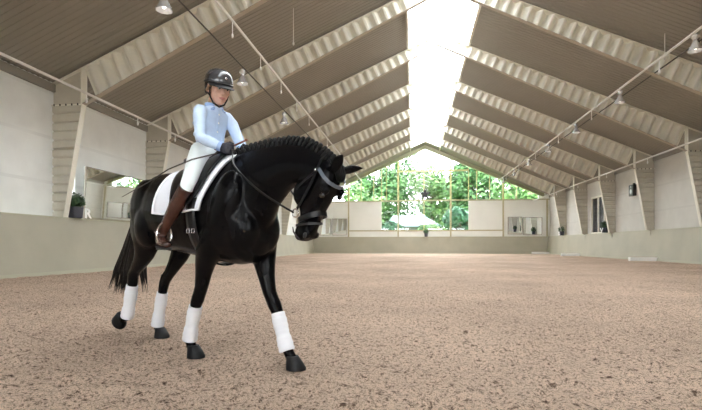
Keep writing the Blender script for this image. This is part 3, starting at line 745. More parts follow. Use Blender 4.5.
# hooves
def hoof(c, pitch, s, sole=False):
    b = MB(); R_ = Matrix.Rotation(pitch, 3, 'Y'); c = Vector(c)
    prof = [(.0, .0, .078, .066), (.012, .0, .079, .067), (.05, -.016, .063, .056), (.075, -.028, .051, .048), (.088, -.032, .042, .042)]
    rs = [[c+R_@Vector((x+math.cos(2*PI*k/22)*rx*(1. if math.cos(2*PI*k/22) > 0 else .82), math.sin(2*PI*k/22)*ry, z)) for k in range(22)] for z, x, rx, ry in prof]
    b.rings(rs); h = b.build('hoof', M['hoof'], horse, smooth=True, angle=45)
    b = MB(); rs = [[c+R_@Vector((x+math.cos(2*PI*k/22)*.064*(1. if math.cos(2*PI*k/22) > 0 else .82), math.sin(2*PI*k/22)*.053, z)) for k in range(22)] for z, x in ((-.005, 0), (.0, 0))]
    b.rings(rs); b.build('sole', M['sole'], h)
hoof((.435, .12, .002), 0., 1); hoof((-.405, -.12, .002), 0., -1); hoof((-1.335, .12, .002), 0, 1)
hoof((-1.65, -.13, .145), 1.0, -1)

# bandages: wound white fleece
def bandage_mat():
    m = mat('bandage_fleece', (.84, .86, .92), .85, sheen=.3); nt = m.node_tree; bs = nt.nodes['Principled BSDF']
    tc = nt.nodes.new('ShaderNodeTexCoord'); mp = nt.nodes.new('ShaderNodeMapping'); mp.inputs['Rotation'].default_value = (0, .35, 0)
    wv = nt.nodes.new('ShaderNodeTexWave'); wv.bands_direction = 'Z'; wv.wave_profile = 'SAW'; wv.inputs['Scale'].default_value = 7; wv.inputs['Distortion'].default_value = .6
    nt.links.new(tc.outputs['Object'], mp.inputs[0]); nt.links.new(mp.outputs[0], wv.inputs['Vector'])
    bp = nt.nodes.new('ShaderNodeBump'); bp.inputs['Strength'].default_value = .6; bp.inputs['Distance'].default_value = .008
    nt.links.new(wv.outputs['Fac'], bp.inputs['Height']); nt.links.new(bp.outputs['Normal'], bs.inputs['Normal']); return m
M['bandage'] = bandage_mat()
def bandage(p0, p1, p2, s, label, r0=.047, r1=.046, r2=.053):
    b = MB(); A, B, C_ = [Vector((p[0], s, p[1])) for p in (p0, p1, p2)]; pts = []; rr = []
    N = 26
    for i in range(N+1):
        t = i/N; q = A*(1-t)*(1-t)+(B*2-A*.5-C_*.5)*2*t*(1-t)+C_*t*t
        pts.append(q); rr.append((r0*(1-t)*(1-2*t) if t < .5 else 0)+r1*4*t*(1-t)*(1 if t < 2 else 0)+(r2*t*(2*t-1) if t > .5 else 0)+.0022*(1 if (i % 4) < 2 else 0))
    pts = pts[:1]+pts+pts[-1:]; rr = [rr[0]-.008]+rr+[rr[-1]-.010]
    pts[0] = pts[0]+(pts[2]-pts[1])*.0; b.tube(pts[1:-1], rr[1:-1], 22)
    o = b.build('leg_bandage', M['bandage'], horse, smooth=True, angle=60); o['label'] = label
bandage((.255, .375), (.305, .235), (.352, .115), .12, 'white bandage on the outstretched left foreleg', .046, .046, .054)
bandage((-.405, .395), (-.455, .25), (-.487, .12), -.12, 'white bandage on the right foreleg', .048, .046, .055)
bandage((-1.325, .42), (-1.375, .25), (-1.415, .10), .12, 'white bandage on the left hind leg', .047, .047, .056)
bandage((-1.392, .50), (-1.445, .32), (-1.488, .205), -.13, 'white bandage on the lifted right hind leg', .048, .048, .055)

# ------------------------------------------------------------------ saddle, pad, girth (things laid on the horse)
HM = Matrix.Translation(Vector(HORG)) @ Matrix.Rotation(HANG, 4, 'Z')
def htop(name, label, cat, group=None): return empty(name, HORG, HANG, label, cat, group)
M['padcloth'] = mat('pad_quilt', (.80, .83, .90), .8, bump=.5, bscale=55)
M['padtrim'] = mat('pad_trim', (.86, .88, .93), .7)
def patch(fa0, fa1, phis, off, na=14, both=True, thick=.012):
    """shell on the barrel, x between fa0(phi) and fa1(phi) for phi in a range, mirrored to the left side"""
    b = MB()
    full = [-p for p in reversed(phis)]+list(phis) if both else list(phis)
    vs = []
    for ph in full:
        a0, a1 = fa0(abs(ph)), fa1(abs(ph))
        for i in range(na+1):
            p = torso_pt(a0+(a1-a0)*i/na, abs(ph), off)
            if ph < 0: p.y = -p.y
            vs.append(p)
    m = na+1
    b.add(vs, [(j*m+i, j*m+i+1, (j+1)*m+i+1, (j+1)*m+i) for j in range(len(full)-1) for i in range(na)])
    return b
def shell(b, name, m, parent, thick, label=None):
    o = b.build(name, m, parent, smooth=True, recalc=True); s_ = o.modifiers.new('thickness', 'SOLIDIFY'); s_.thickness = thick; s_.offset = 0
    if label: o['label'] = label
    return o
lerp = lambda a, b, t: a+(b-a)*max(0, min(1, t))
PH1 = 1.60
pad = tag(shell(patch(lambda p: -.71+.03*max(0, p-1.2), lambda p: lerp(-.02, -.14, (p-.2)/1.2), list(np.linspace(0.02, PH1, 18)), .016), 'saddle_pad', M['padcloth'], None, .014), 'white quilted saddle pad under the black saddle', 'saddle pad')
pad.location = HORG; pad.rotation_euler = (0, 0, HANG)
b = MB()
for sg in (1, -1):
    def P(a, ph):
        q = torso_pt(a, ph, .024); q.y *= sg; return q
    edge = [P(-.71, .1+i*(PH1-.1)/10) for i in range(11)]+[P(lerp(-.70, -.14, i/8), PH1) for i in range(1, 9)]+[P(lerp(-.02, -.14, (PH1-i*(PH1-.1)/10-.2)/1.2), PH1-i*(PH1-.1)/10) for i in range(1, 11)]
    b.tube(edge, .0085, 6)
b.build('piping', M['padtrim'], pad, smooth=True)

sad = htop('saddle', 'black leather dressage saddle under the rider, with girth and stirrups', 'saddle')
shell(patch(lambda p: lerp(-.60, -.46, (p-.4)/1.), lambda p: lerp(-.085, -.175, (p-.3)/1.1)-.05*max(0, (p-1.3)/.2)**2, list(np.linspace(.28, 1.50, 14)), .042), 'flap', M['leather'], sad, .012)
b = MB()                                     # seat: pommel, dip, cantle
rs = []
for a, z, w, h in ((-.13, 1.535, .05, .03), (-.18, 1.545, .075, .04), (-.26, 1.52, .095, .04), (-.38, 1.495, .125, .045), (-.46, 1.498, .15, .045), (-.52, 1.51, .15, .045), (-.56, 1.52, .13, .035), (-.58, 1.515, .09, .025)):
    rs.append(b.ring(Vector((a, 0, z)), Vector((0, 1, 0)), Vector((0, 0, 1)), w, h, 24, 2.4))
b.rings(rs); b.build('seat', M['leather'], sad, smooth=True)
for sg in (-1, 1):                           # knee rolls
    b = MB(); pts = []
    for p in np.linspace(.75, 1.45, 8):
        q = torso_pt(lerp(-.12, -.205, (p-.3)/1.1), p, .062); q.y *= -sg*-1 if sg < 0 else -1; pts.append(q)
    b.tube(pts, [.012, .022, .028, .03, .028, .024, .018, .008], 10); b.build('knee_roll', M['leather'], sad, smooth=True)
g = patch(lambda p: -.275, lambda p: -.185, list(np.linspace(1.42, PI, 16)), .020, na=4)
for sg in (1, -1):                           # girth, both halves meet under the belly
    b = MB(); vs = []
    for ph in np.linspace(1.42, PI, 16):
        for a in np.linspace(-.275, -.185, 4):
            q = torso_pt(a, ph, .022); q.y *= sg; vs.append(q)
    b.add(vs, [(j*4+i, j*4+i+1, (j+1)*4+i+1, (j+1)*4+i) for j in range(15) for i in range(3)])
    gi = shell(b, 'girth', M['leather'], sad, .012)
    for a in (-.26, -.205):
        b = MB(); c = torso_pt(a, 1.95, .034); c.y *= sg
        b.tube([c+Vector((dx, 0, dz)) for dx, dz in ((-.017, -.014), (.017, -.014), (.017, .014), (-.017, .014))], .0035, 6, closed=True); b.build('buckle', M['steel'], gi)
# stirrups: iron and leather
FT = {-1: (-.405, -.388, .852), 1: (-.405, .388, .852)}
for sg in (-1, 1):
    fx, fy, fz = FT[sg]; b = MB(); top = Vector((fx+.02, fy+.0, fz+.168))
    pts = [top+Vector((0, 0, 0))]
    arc = [Vector((fx+.02, fy+.064*math.sin(t)*(.62+.38*abs(math.sin(t/2))), fz+.012+.155*(.5+.5*math.cos(t)))) for t in np.linspace(-2.45, 2.45, 17)]
    b.tube(arc, .0075, 8); b.plate(arc[0]+Vector((0, -.005, 0)), arc[-1]+Vector((0, .005, 0)), .05, .012, side=(1, 0, 0))
    st = b.build('stirrup_iron', M['steel'], sad, smooth=True, angle=40)
    b = MB(); q = torso_pt(-.33, .85, .055); q.y *= -1 if sg > 0 else 1
    q2 = torso_pt(-.34, 1.35, .06); q2.y *= -1 if sg > 0 else 1
    b.plate(q, q2, .03, .008, side=(1, 0, 0)); b.plate(q2, top+Vector((0, 0, .0)), .028, .008, side=(1, 0, 0)); b.build('stirrup_leather', M['leather'], sad)

# ------------------------------------------------------------------ bridle
br = htop('bridle', 'black leather bridle with a shiny browband and reins on the horse head', 'bridle')
def loopT(T, B, w, off, n=26, e=2.3, k0=0, k1=None):
    T = Vector((T[0], 0, T[1])); B = Vector((B[0], 0, B[1])); c = (T+B)/2; v = (T-B)/2; v = v*(1+off/v.length); w += off; out = []
    for k in range(n):
        t = 2*PI*k/n; cx, sx = math.cos(t), math.sin(t)
        out.append(c+v*math.copysign(abs(sx)**(2/e), sx)+Vector((0, math.copysign(abs(cx)**(2/e), cx)*w, 0)))
    return out
def strap(pts, width, name, m, parent, nrm_c, thick=.006, closed=False, label=None):
    """flat strap along pts lying on a surface; nrm_c gives the inside centre at each point"""
    pts = [Vector(p) for p in pts]; n = len(pts); rs = []
    for i, p in enumerate(pts):
        d = (pts[(i+1) % n]-pts[i-1]) if closed else pts[min(i+1, n-1)]-pts[max(i-1, 0)]
        d.normalize(); o_ = p-nrm_c(p); o_ = (o_-d*o_.dot(d)).normalized(); sd = d.cross(o_)
        rs.append([p-sd*width/2-o_*thick/2, p+sd*width/2-o_*thick/2, p+sd*width/2+o_*thick/2, p-sd*width/2+o_*thick/2])
    b = MB(); b.rings(rs, closed=closed); q = b.build(name, m, parent, smooth=False)
    if label: q['label'] = label
    return q
axis_c = lambda p: Vector((.76, 0, p.z)) if p.z > 1.15 else Vector((.70, 0, p.z))
strap(loopT((.802, 1.055), (.618, 1.015), .058, .009), .034, 'noseband', M['leather'], br, lambda p: Vector((.71, 0, 1.035)), closed=True)
strap(loopT((.768, .995), (.597, .985), .053, .009), .014, 'flash_strap', M['leather'], br, lambda p: Vector((.68, 0, .99)), closed=True)
bb = [(.845, -.088, 1.322), (.872, -.096, 1.295), (.896, -.093, 1.262), (.918, -.074, 1.232), (.937, -.036, 1.210), (.942, 0, 1.204), (.937, .036, 1.210), (.918, .074, 1.232), (.896, .093, 1.262), (.872, .096, 1.295), (.845, .088, 1.322)]
strap(bb, .022, 'browband', M['brow'], br, lambda p: Vector((.80, 0, 1.30)), label='shiny pale edged browband')
for sg in (-1, 1):
    strap([(.86, sg*.03, 1.412), (.855, sg*.075, 1.375), (.838, sg*.095, 1.31), (.80, sg*.104, 1.235), (.75, sg*.104, 1.17), (.70, sg*.09, 1.125), (.648, sg*.073, 1.09)], .016, 'cheekpiece', M['leather'], br, lambda p: Vector((p.x, 0, p.z)))
    strap([(.838, sg*.097, 1.305), (.76, sg*.104, 1.265), (.69, sg*.098, 1.23), (.64, sg*.08, 1.19), (.605, sg*.04, 1.175)], .012, 'throat_lash', M['leather'], br, lambda p: Vector((p.x, 0, p.z)))
    b = MB(); b.tube([Vector((.632, sg*.073, 1.062))+Vector((.026*math.cos(t), 0, .026*math.sin(t))) for t in np.linspace(0, 2*PI, 17)[:-1]], .0045, 8, closed=True); b.build('bit_ring', M['steel'], br, smooth=True)
strap([(.86, -.03, 1.412), (.862, 0, 1.418), (.86, .03, 1.412)], .024, 'headpiece', M['leather'], br, lambda p: Vector((.75, 0, 1.3)))
for sg in (-1, 1):
    b = MB(); b.ell((.835, sg*.105, 1.312), (.008, .006, .008), n=8, m=6); b.build('stud', M['steel'], br, smooth=True)
for sg, hy in ((-1, -.075), (1, .07)):
    pts = [Vector((-.015, hy, 1.545)), Vector((.06, sg*.125, 1.49)), Vector((.15, sg*.185, 1.405)), Vector((.27, sg*.178, 1.30)), Vector((.40, sg*.15, 1.20)), Vector((.51, sg*.115, 1.13)), Vector((.622, sg*.078, 1.066))]
    if sg > 0: pts[3].y += .01
    sm = []
    for i in range(len(pts)-1):
        p0, p1, p2, p3 = pts[max(i-1, 0)], pts[i], pts[i+1], pts[min(i+2, len(pts)-1)]
        for t in (0, .25, .5, .75): sm.append(.5*((2*p1)+(p2-p0)*t+(2*p0-5*p1+4*p2-p3)*t*t+(3*p1-p0-3*p2+p3)*t**3))
    sm.append(pts[-1])
    strap(sm, .012, 'rein', M['leather'], br, lambda p: Vector((p.x, 0, p.z)))
# ------------------------------------------------------------------ the rider (same local frame as the horse)
M['skin'] = mat('skin', (.66, .40, .31), .5, var=.06, vscale=40, sss=.15)
M['lip'] = mat('lips', (.50, .20, .18), .45)
M['shirt'] = mat('light_blue_shirt', (.54, .68, .92), .75, var=.14, vscale=9, bump=.35, bscale=22)
M['collar'] = mat('shirt_collar', (.30, .44, .74), .75)
M['breeches'] = mat('white_breeches', (.80, .87, .88), .75, var=.03, vscale=10, bump=.3, bscale=18)
M['boot'] = mat('brown_boot_leather', (.050, .017, .012), .25, var=.35, vscale=12, spec=.55)
M['sole_rubber'] = mat('boot_sole', (.012, .010, .009), .6)
M['glove'] = mat('dark_glove', (.022, .024, .036), .55, var=.2, vscale=40)
M['helmet'] = mat('helmet_shell', (.045, .046, .052), .22, spec=.6, coat=.4)
M['helmettrim'] = mat('helmet_trim', (.015, .014, .014), .4)
M['hairb'] = mat('blond_brown_hair', (.23, .14, .075), .5, var=.3, vscale=60)
rider = empty('person', HORG, HANG, 'rider in a light blue shirt, white breeches and dark helmet sitting on the black horse', 'person')

RA = dict(sh=(-.325, -.142, 1.872), el=(-.225, -.195, 1.64), wr=(-.105, -.100, 1.572))
LA = dict(sh=(-.345, .142, 1.872), el=(-.26, .20, 1.645), wr=(-.115, .095, 1.578))
def chain(mb, pts, n=14):
    """tapered round limb through (x,y,z,r)"""
    return mb.tube([p[:3] for p in pts], [p[3] for p in pts], n)
def lerp3(a, b, t): return tuple(a[i]+(b[i]-a[i])*t for i in range(3))
# torso sections: (centre x, z, depth, half width)
TS = [(-.385, 1.535, .085, .120), (-.39, 1.60, .076, .104), (-.395, 1.66, .074, .098), (-.395, 1.72, .078, .105), (-.388, 1.79, .088, .120), (-.375, 1.85, .082, .128), (-.352, 1.895, .06, .10), (-.338, 1.925, .046, .056)]
def torso(mb, k=1., grow=0.):
    rs = []
    for x, z, d, w in TS: rs.append(mb.ring(Vector((x, 0, z)), Vector((1, 0, 0)), Vector((0, 1, 0)), d*k+grow, w*k+grow, 26, 2.3))
    mb.rings(rs)
HEADC = Vector((-.290, 0, 2.046)); HP = math.radians(17)
HR = Matrix.Rotation(math.radians(-10), 3, 'Z') @ Matrix.Rotation(HP, 3, 'Y')
def hp(x, y, z): return HEADC + HR @ Vector((x, y, z))
# --- skin: head, neck and the limbs inside the clothes as one body
bb_ = MB()
torso(bb_, .86)
bb_.tube([(-.355, 0, 1.88), (-.338, 0, 1.945), hp(-.02, 0, -.045)], [.058, .046, .047], 16)
bb_.ell(hp(-.012, 0, .035), (.088, .068, .082), HR, 22, 16)           # cranium
rs = []
for x, z, d, w in ((.030, .03, .050, .062), (.036, .0, .050, .060), (.036, -.030, .048, .056), (.035, -.058, .044, .049), (.036, -.082, .036, .037), (.040, -.100, .026, .022)):
    rs.append(bb_.ring(hp(x, 0, z), HR@Vector((1, 0, 0)), HR@Vector((0, 1, 0)), d, w, 22, 2.2))
bb_.rings(rs)                                                          # face and jaw
rs = []
for x, z, d, w in ((.074, .012, .010, .009), (.084, -.006, .012, .010), (.094, -.024, .013, .013), (.092, -.034, .010, .014), (.080, -.038, .008, .009)):
    rs.append(bb_.ring(hp(x, 0, z), HR@Vector((1, 0, 0)), HR@Vector((0, 1, 0)), d, w, 12))
bb_.rings(rs)                                                          # nose
for s in (-1, 1):
    bb_.ell(hp(.070, s*.026, .022), (.016, .020, .008), HR, 10, 7)     # brow ridge
    bb_.ell(hp(.062, s*.038, -.022), (.020, .017, .017), HR, 10, 7)    # cheek
    bb_.ell(hp(-.012, s*.066, -.008), (.018, .009, .030), HR, 10, 8)   # ear
bb_.ell(hp(.066, 0, -.088), (.018, .02, .015), HR, 10, 8)              # chin
bb_.ell(hp(.077, 0, -.052), (.012, .022, .006), HR, 12, 6); bb_.ell(hp(.075, 0, -.064), (.012, .019, .007), HR, 12, 6)
for A in (RA, LA):
    sh, el, wr = A['sh'], A['el'], A['wr']
    chain(bb_, [(-.37, sh[1]*.5, 1.86, .045), (*sh, .027), (*lerp3(sh, el, .5), .03), (*el, .028), (*lerp3(el, wr, .3), .027), (*wr, .023)])
LEG = {}
for s in (-1, 1):
    hip, kn, an = (-.355, s*.11, 1.565), (-.215, s*.318, 1.262), (-.445, s*.375, .937)
    LEG[s] = (hip, kn, an)
    chain(bb_, [(-.39, s*.05, 1.56, .055), (*hip, .055), (*lerp3(hip, kn, .5), .045), (*kn, .022), (*lerp3(kn, an, .3), .026), (*an, .022)])
person_body = fuse(bb_, 'body', M['skin'], rider, .0048, 3)
for s in (-1, 1):
    b = MB(); b.ell(hp(.0755, s*.028, .002), (.008, .012, .0065), HR, 12, 8); b.build('eye', mat('eye_white', (.5, .45, .42), .2), rider, smooth=True)
    b = MB(); b.ell(hp(.0815, s*.028, .002), (.0035, .0055, .0055), HR, 10, 6); b.build('iris', M['eye'], rider, smooth=True)
    b = MB(); b.tube([hp(.078, s*.012, .018), hp(.081, s*.028, .023), hp(.072, s*.044, .018)], [.002, .0035, .0015], 6); b.build('eyebrow', M['hairb'], rider, smooth=True)
b = MB(); b.tube([hp(.079, -.022, -.057), hp(.088, -.008, -.0545), hp(.0885, 0, -.0555), hp(.088, .008, -.0545), hp(.079, .022, -.057)], [.002, .005, .005, .005, .002], 8)
b.tube([hp(.079, -.020, -.060), hp(.087, 0, -.0645), hp(.079, .020, -.060)], [.002, .0055, .002], 8); b.build('lips', M['lip'], rider, smooth=True)
b = MB(); b.ell(hp(-.068, 0, -.012), (.040, .056, .045), HR, 14, 10)
for s in (-1, 1):
    b.tube([hp(.035, s*.064, .03), hp(.015, s*.069, .005), hp(-.02, s*.068, -.02), hp(-.055, s*.05, -.035)], [.010, .012, .014, .014], 8)
b.build('hair', M['hairb'], rider, smooth=True)
# --- helmet
hel = MB(); rs = []
for z, rx, ry, ox in ((.022, .106, .086, -.008), (.045, .110, .089, -.009), (.075, .106, .086, -.011), (.100, .092, .076, -.013), (.118, .072, .061, -.015), (.130, .045, .040, -.016), (.135, .012, .012, -.016)):
    rs.append(hel.ring(hp(ox, 0, z), HR@Vector((1, 0, 0)), HR@Vector((0, 1, 0)), rx, ry, 30, 2.1))
hel.rings(rs)
rs = []                                                                # back of the helmet reaches lower
for z, f in ((.03, 1.), (.0, 1.), (-.025, .97), (-.045, .9)):
    rs.append([hp(-.009+.108*f*math.cos(t), .088*f*math.sin(t), z) for t in np.linspace(math.radians(98), math.radians(262), 20)]+[hp(-.009+.095*f*math.cos(t), .076*f*math.sin(t), z) for t in np.linspace(math.radians(262), math.radians(98), 20)])
hel.rings(rs)
helm = hel.build('riding_helmet', M['helmet'], rider, smooth=True, angle=50); helm['label'] = 'dark grey shiny riding helmet'
b = MB(); vs = []; N = 22
for lay, dz in ((0, 0), (1, -.007)):
    for i in range(N+1):
        t = math.radians(-78+156*i/N); ct = math.cos(t)
        vs += [hp(-.008+.104*ct, .084*math.sin(t), .030+dz), hp(-.008+.104*ct+.052*max(ct, 0)**.8, .090*math.sin(t), .024-.016*max(ct, 0)+dz)]
q = 2*(N+1); fs = []
for i in range(N):
    fs += [(2*i, 2*i+1, 2*i+3, 2*i+2), (q+2*i, q+2*i+2, q+2*i+3, q+2*i+1), (2*i+1, q+2*i+1, q+2*i+3, 2*i+3), (2*i, 2*i+2, q+2*i+2, q+2*i)]
fs += [(0, q, q+1, 1), (2*N, 2*N+1, q+2*N+1, q+2*N)]
b.add(vs, fs); b.build('visor', M['helmettrim'], helm, smooth=True, angle=40)
b = MB(); b.tube([hp(-.008+.111*math.cos(t), .0905*math.sin(t), .034) for t in np.linspace(0, 2*PI, 33)[:-1]], .006, 6, closed=True); b.build('helmet_band', M['helmettrim'], helm, smooth=True)
b = MB(); b.ell(hp(.099, -.0, .072), (.005, .008, .009), HR, 10, 8); b.build('badge', M['steel'], helm, smooth=True)
for s in (-1, 1):
    b = MB(); b.tube([hp(.022, s*.074, .030), hp(.020, s*.069, -.02), hp(.022, s*.062, -.06), hp(.035, s*.040, -.098), hp(.045, 0, -.117)], .0055, 6); b.tube([hp(-.055, s*.070, .0), hp(-.02, s*.071, -.03), hp(.020, s*.064, -.055)], .0045, 6)
    b.build('chin_strap', M['helmettrim'], helm, smooth=True)

HEADS = ['eye', 'iris', 'eyebrow', 'lips', 'hair', 'riding_helmet', 'visor', 'helmet_band', 'badge', 'chin_strap']
def grow_head(o, k=.12):
    piv = Vector((-.335, 0, 1.945))
    for v in o.data.vertices:
        t = max(0, min(1, (v.co.z-1.93)/.05)); t = t*t*(3-2*t) if o is person_body else 1
        v.co = piv+(v.co-piv)*(1+k*t)
def all_kids(o):
    for c in o.children: yield c; yield from all_kids(c)
for c in list(all_kids(rider)): grow_head(c)
# --- shirt
sb = MB(); torso(sb, 1., .010)
for A in (RA, LA):
    sh, el, wr = A['sh'], A['el'], A['wr']; y = math.copysign(1, sh[1])
    chain(sb, [(-.365, sh[1]*.4, 1.868, .058), (sh[0]-.01, sh[1]*.90, sh[2]-.006, .054), (*lerp3(sh, el, .25), .050), (*lerp3(sh, el, .6), .043), (*el, .041), (*lerp3(el, wr, .3), .041), (*lerp3(el, wr, .7), .036), (*lerp3(el, wr, .93), .031)], 18)
    for k, t in enumerate((.2, .45, .62, .85)):                       # sleeve creases
        p = Vector(lerp3(sh, el, t)); sb.ell(p+Vector((.012*(-1)**k, y*.012, 0)), (.038, .038, .015), Matrix.Rotation(.5*(-1)**k, 3, 'Y'), 12, 8)
for k, (x, z, r) in enumerate(((-.375, 1.645, .084), (-.378, 1.69, .08), (-.37, 1.60, .082))):
    sb.ell((x, 0, z), (r*.62, .10, .016), Matrix.Rotation(.25*(-1)**k, 3, 'X'), 16, 8)
shirt = fuse(sb, 'shirt', M['shirt'], rider, .006, 3); shirt['label'] = 'light blue button shirt'
for s in (-1, 1):                                                      # collar flaps
    b = MB()
    b.hexa([(-.385, s*.050, 1.935), (-.292, s*.020, 1.905), (-.262, s*.052, 1.878), (-.345, s*.082, 1.895), (-.392, s*.048, 1.965), (-.296, s*.024, 1.930), (-.258, s*.056, 1.886), (-.345, s*.080, 1.913)])
    b.build('collar', M['collar'], shirt, bevel=.004)
b = MB(); b.tube([(-.345+.058*math.cos(t), .060*math.sin(t), 1.935+.012*math.cos(t+PI)) for t in np.linspace(.5, 2*PI-.5, 16)], .011, 8, ry=.02, up=(0, 0, 1)); b.build('collar_band', M['collar'], shirt, smooth=True)
def front(z):
    for i in range(len(TS)-1):
        if TS[i][1] <= z <= TS[i+1][1]:
            t = (z-TS[i][1])/(TS[i+1][1]-TS[i][1]); return TS[i][0]+TS[i][2]+.011+(TS[i+1][0]+TS[i+1][2]-TS[i][0]-TS[i][2])*t
    return TS[-1][0]+TS[-1][2]
b = MB(); b.tube([(front(z)+.001, 0, z) for z in np.linspace(1.57, 1.90, 12)], .004, 6, ry=.013, up=(0, 1, 0)); b.build('placket', M['shirt'], shirt)
for z in np.linspace(1.60, 1.86, 5):
    b = MB(); b.ell((front(z)+.005, 0, z), (.004, .007, .007), n=8, m=6); b.build('button', M['white'], shirt, smooth=True)
for A in (RA, LA):
    b = MB(); p = Vector(lerp3(A['el'], A['wr'], .86)); q = Vector(lerp3(A['el'], A['wr'], 1.02)); b.tube([p, q], [.0375, .034], 16); b.build('cuff', M['collar'], shirt, smooth=True, angle=50)

# --- breeches
pb = MB()
rs = []
for x, z, d, w in ((-.385, 1.50, .090, .120), (-.385, 1.545, .090, .122), (-.387, 1.585, .085, .115), (-.39, 1.615, .082, .110)): rs.append(pb.ring(Vector((x, 0, z)), Vector((1, 0, 0)), Vector((0, 1, 0)), d, w, 26, 2.3))
pb.rings(rs)
for s in (-1, 1):
    hip, kn, an = LEG[s]
    chain(pb, [(-.39, s*.055, 1.555, .085), (*hip, .082), (*lerp3(hip, kn, .3), .074), (*lerp3(hip, kn, .65), .059), (*lerp3(hip, kn, .93), .049), (kn[0]-.01, kn[1], kn[2]-.03, .044), (*lerp3(kn, an, .25), .036)], 20)
    pb.ell((-.30, s*.05, 1.555), (.10, .075, .05))
br_ = fuse(pb, 'breeches', M['breeches'], rider, .007, 5); br_['label'] = 'white riding breeches'
b = MB(); b.tube([(-.39+.086*math.cos(t), .114*math.sin(t), 1.615) for t in np.linspace(0, 2*PI, 33)[:-1]], .006, 8, closed=True, ry=.015, up=(0, 0, 1)); b.build('waistband', M['breeches'], br_, smooth=True)

# --- boots
for s in (-1, 1):
    hip, kn, an = LEG[s]; kn, an = Vector(kn), Vector(an); d = an-kn
    tb = MB()
    chain(tb, [(*(kn+d*.01), .053), (*(kn+d*.22), .053), (*(kn+d*.40), .053), (*(kn+d*.62), .047), (*(kn+d*.82), .039), (*(kn+d*1.0), .039), (an.x-.005, an.y, an.z-.045, .039)], 20)
    fo = Vector((1, s*.28, -.06)).normalized(); sd = Vector((0, 0, 1)).cross(fo); rs = []
    for t, w, h, up in ((-.055, .022, .025, -.055), (-.045, .034, .038, -.045), (.0, .037, .045, -.043), (.05, .037, .036, -.050), (.10, .041, .028, -.058), (.145, .038, .023, -.064), (.172, .026, .018, -.068), (.182, .010, .010, -.07)):
        rs.append(tb.ring(an+fo*t+Vector((0, 0, up)), sd, Vector((0, 0, 1)), w, h, 16, 2.3))
    tb.rings(rs)
    bo = fuse(tb, 'riding_boot', M['boot'], rider, .006, 3); bo['label'] = 'tall brown leather riding boot'
    b = MB(); c0 = kn+d*.015; u = d.normalized(); b.tube([c0+(Vector((1, 0, 0))-u*u.x).normalized()*.053*math.cos(t)+u.cross((Vector((1, 0, 0))-u*u.x).normalized())*.053*math.sin(t) for t in np.linspace(0, 2*PI, 25)[:-1]], .006, 6, closed=True); b.build('boot_cuff', M['boot'], bo, smooth=True)
    b = MB(); rs = []
    for t, w in ((-.058, .018), (-.045, .033), (0, .034), (.05, .034), (.10, .041), (.145, .038), (.178, .02)):
        rs.append([an+fo*t+sd*w*q+Vector((0, 0, z-.002*t*100*.12)) for q, z in ((-1, -.098), (1, -.098), (1, -.086), (-1, -.086))])
    b.rings(rs); b.build('boot_sole', M['sole_rubber'], bo)
    b = MB(); b.box((-.03, -.026, -.018), (.03, .026, .0)); h = b.build('boot_heel', M['sole_rubber'], bo); h.location = an+fo*-.025+Vector((0, 0, -.096)); h.rotation_euler = (0, 0, math.atan2(fo.y, fo.x))
    b = MB(); p = an+d.normalized()*-.02; b.tube([p+Vector((-.046, -s*.0, 0)), p+Vector((-.085, 0, -.004))], .006, 6)
    b.tube([p+Vector((.03, -.042, -.01)), p+Vector((-.02, -.048, 0)), p+Vector((-.048, 0, 0)), p+Vector((-.02, .048, 0)), p+Vector((.03, .042, -.01))], .005, 6); b.build('spur', M['steel'], bo, smooth=True)

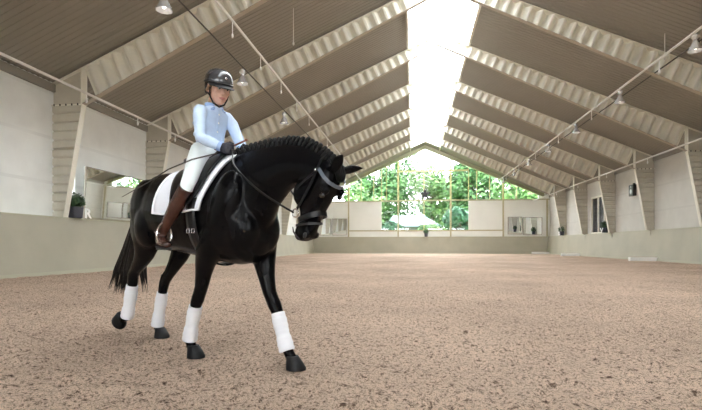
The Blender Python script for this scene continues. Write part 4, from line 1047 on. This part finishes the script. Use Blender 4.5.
# --- gloved hands closed on the reins
def hand(A, s):
    wr = Vector(A['wr']); el = Vector(A['el']); f = (wr-el).normalized()
    f = (f*.55+Vector((.8, -s*.12*-1*0, -.12))).normalized()           # knuckle direction
    up = Vector((0, 0, 1)); sd = up.cross(f).normalized(); up = f.cross(sd)     # sd = to the rider's left
    inn = sd*(1 if s < 0 else -1)                                       # towards the middle
    g = MB()
    g.tube([wr-f*.045, wr-f*.01, wr+f*.02, wr+f*.045, wr+f*.068], [.029, .027, .028, .030, .028], 16, ry=[.031, .029, .036, .043, .041], up=up)
    kn = wr+f*.064
    for i, (dz, ln) in enumerate(((.030, .030), (.011, .034), (-.009, .032), (-.027, .026))):
        k0 = kn+up*dz-f*.008-inn*.012; k1 = k0+f*ln+inn*.004; k2 = k1+inn*.030-f*.002; k3 = k2-f*.030+inn*.004
        g.tube([k0, k1, (k1+k2)/2+f*.006, k2, k3], [.0105, .0102, .0098, .0095, .008], 10)
    t0 = wr+f*.022+up*.028+inn*.014; t1 = t0+f*.030+up*.018+inn*.004; t2 = t1+f*.030+inn*.006-up*.004
    g.tube([wr+f*.008+up*.010+inn*.010, t0, t1, t2], [.014, .0135, .0115, .009], 10)
    gl = fuse(g, 'glove', M['glove'], rider, .0034, 2); gl['label'] = 'dark riding glove closed on the rein'
    b = MB(); b.tube([wr-f*.048, wr-f*.030], [.034, .033], 16); b.build('glove_cuff', mat('red_brown_cuff', (.18, .05, .04), .6) if s < 0 else M['glove'], gl, smooth=True, angle=50)
    return kn+inn*.018+up*.0, f, inn, up
hr_ = hand(RA, -1); hl_ = hand(LA, 1)
# --- whip held in the right hand, lying back along the thigh
kn, f, inn, up = hr_
w = htop('riding_whip', 'long thin black dressage whip held in the right gloved hand', 'whip')
tip = Vector((-.63, -.575, 1.205)); g0 = Vector(kn)+Vector((.0, 0, .012)); dirv = (tip-g0).normalized()
b = MB(); b.tube([g0-dirv*.02, g0+dirv*.10], [.008, .0065], 8); b.build('grip', M['leather'], w, smooth=True)
b = MB(); b.tube([g0-dirv*.125, g0-dirv*.02], [.0075, .0075], 8); b.ell(g0-dirv*.13, (.011, .011, .011), n=10, m=6); b.build('handle', mat('red_brown_handle', (.16, .05, .03), .4), w, smooth=True)
b = MB(); b.tube([g0+dirv*.10, g0+dirv*.24+Vector((-.01, -.055, .008)), g0+dirv*.42+Vector((-.01, -.06, .012)), g0+dirv*.62+Vector((0, -.025, .006)), tip], [.006, .0055, .005, .004, .002], 6); b.build('shaft', M['cable'], w, smooth=True)
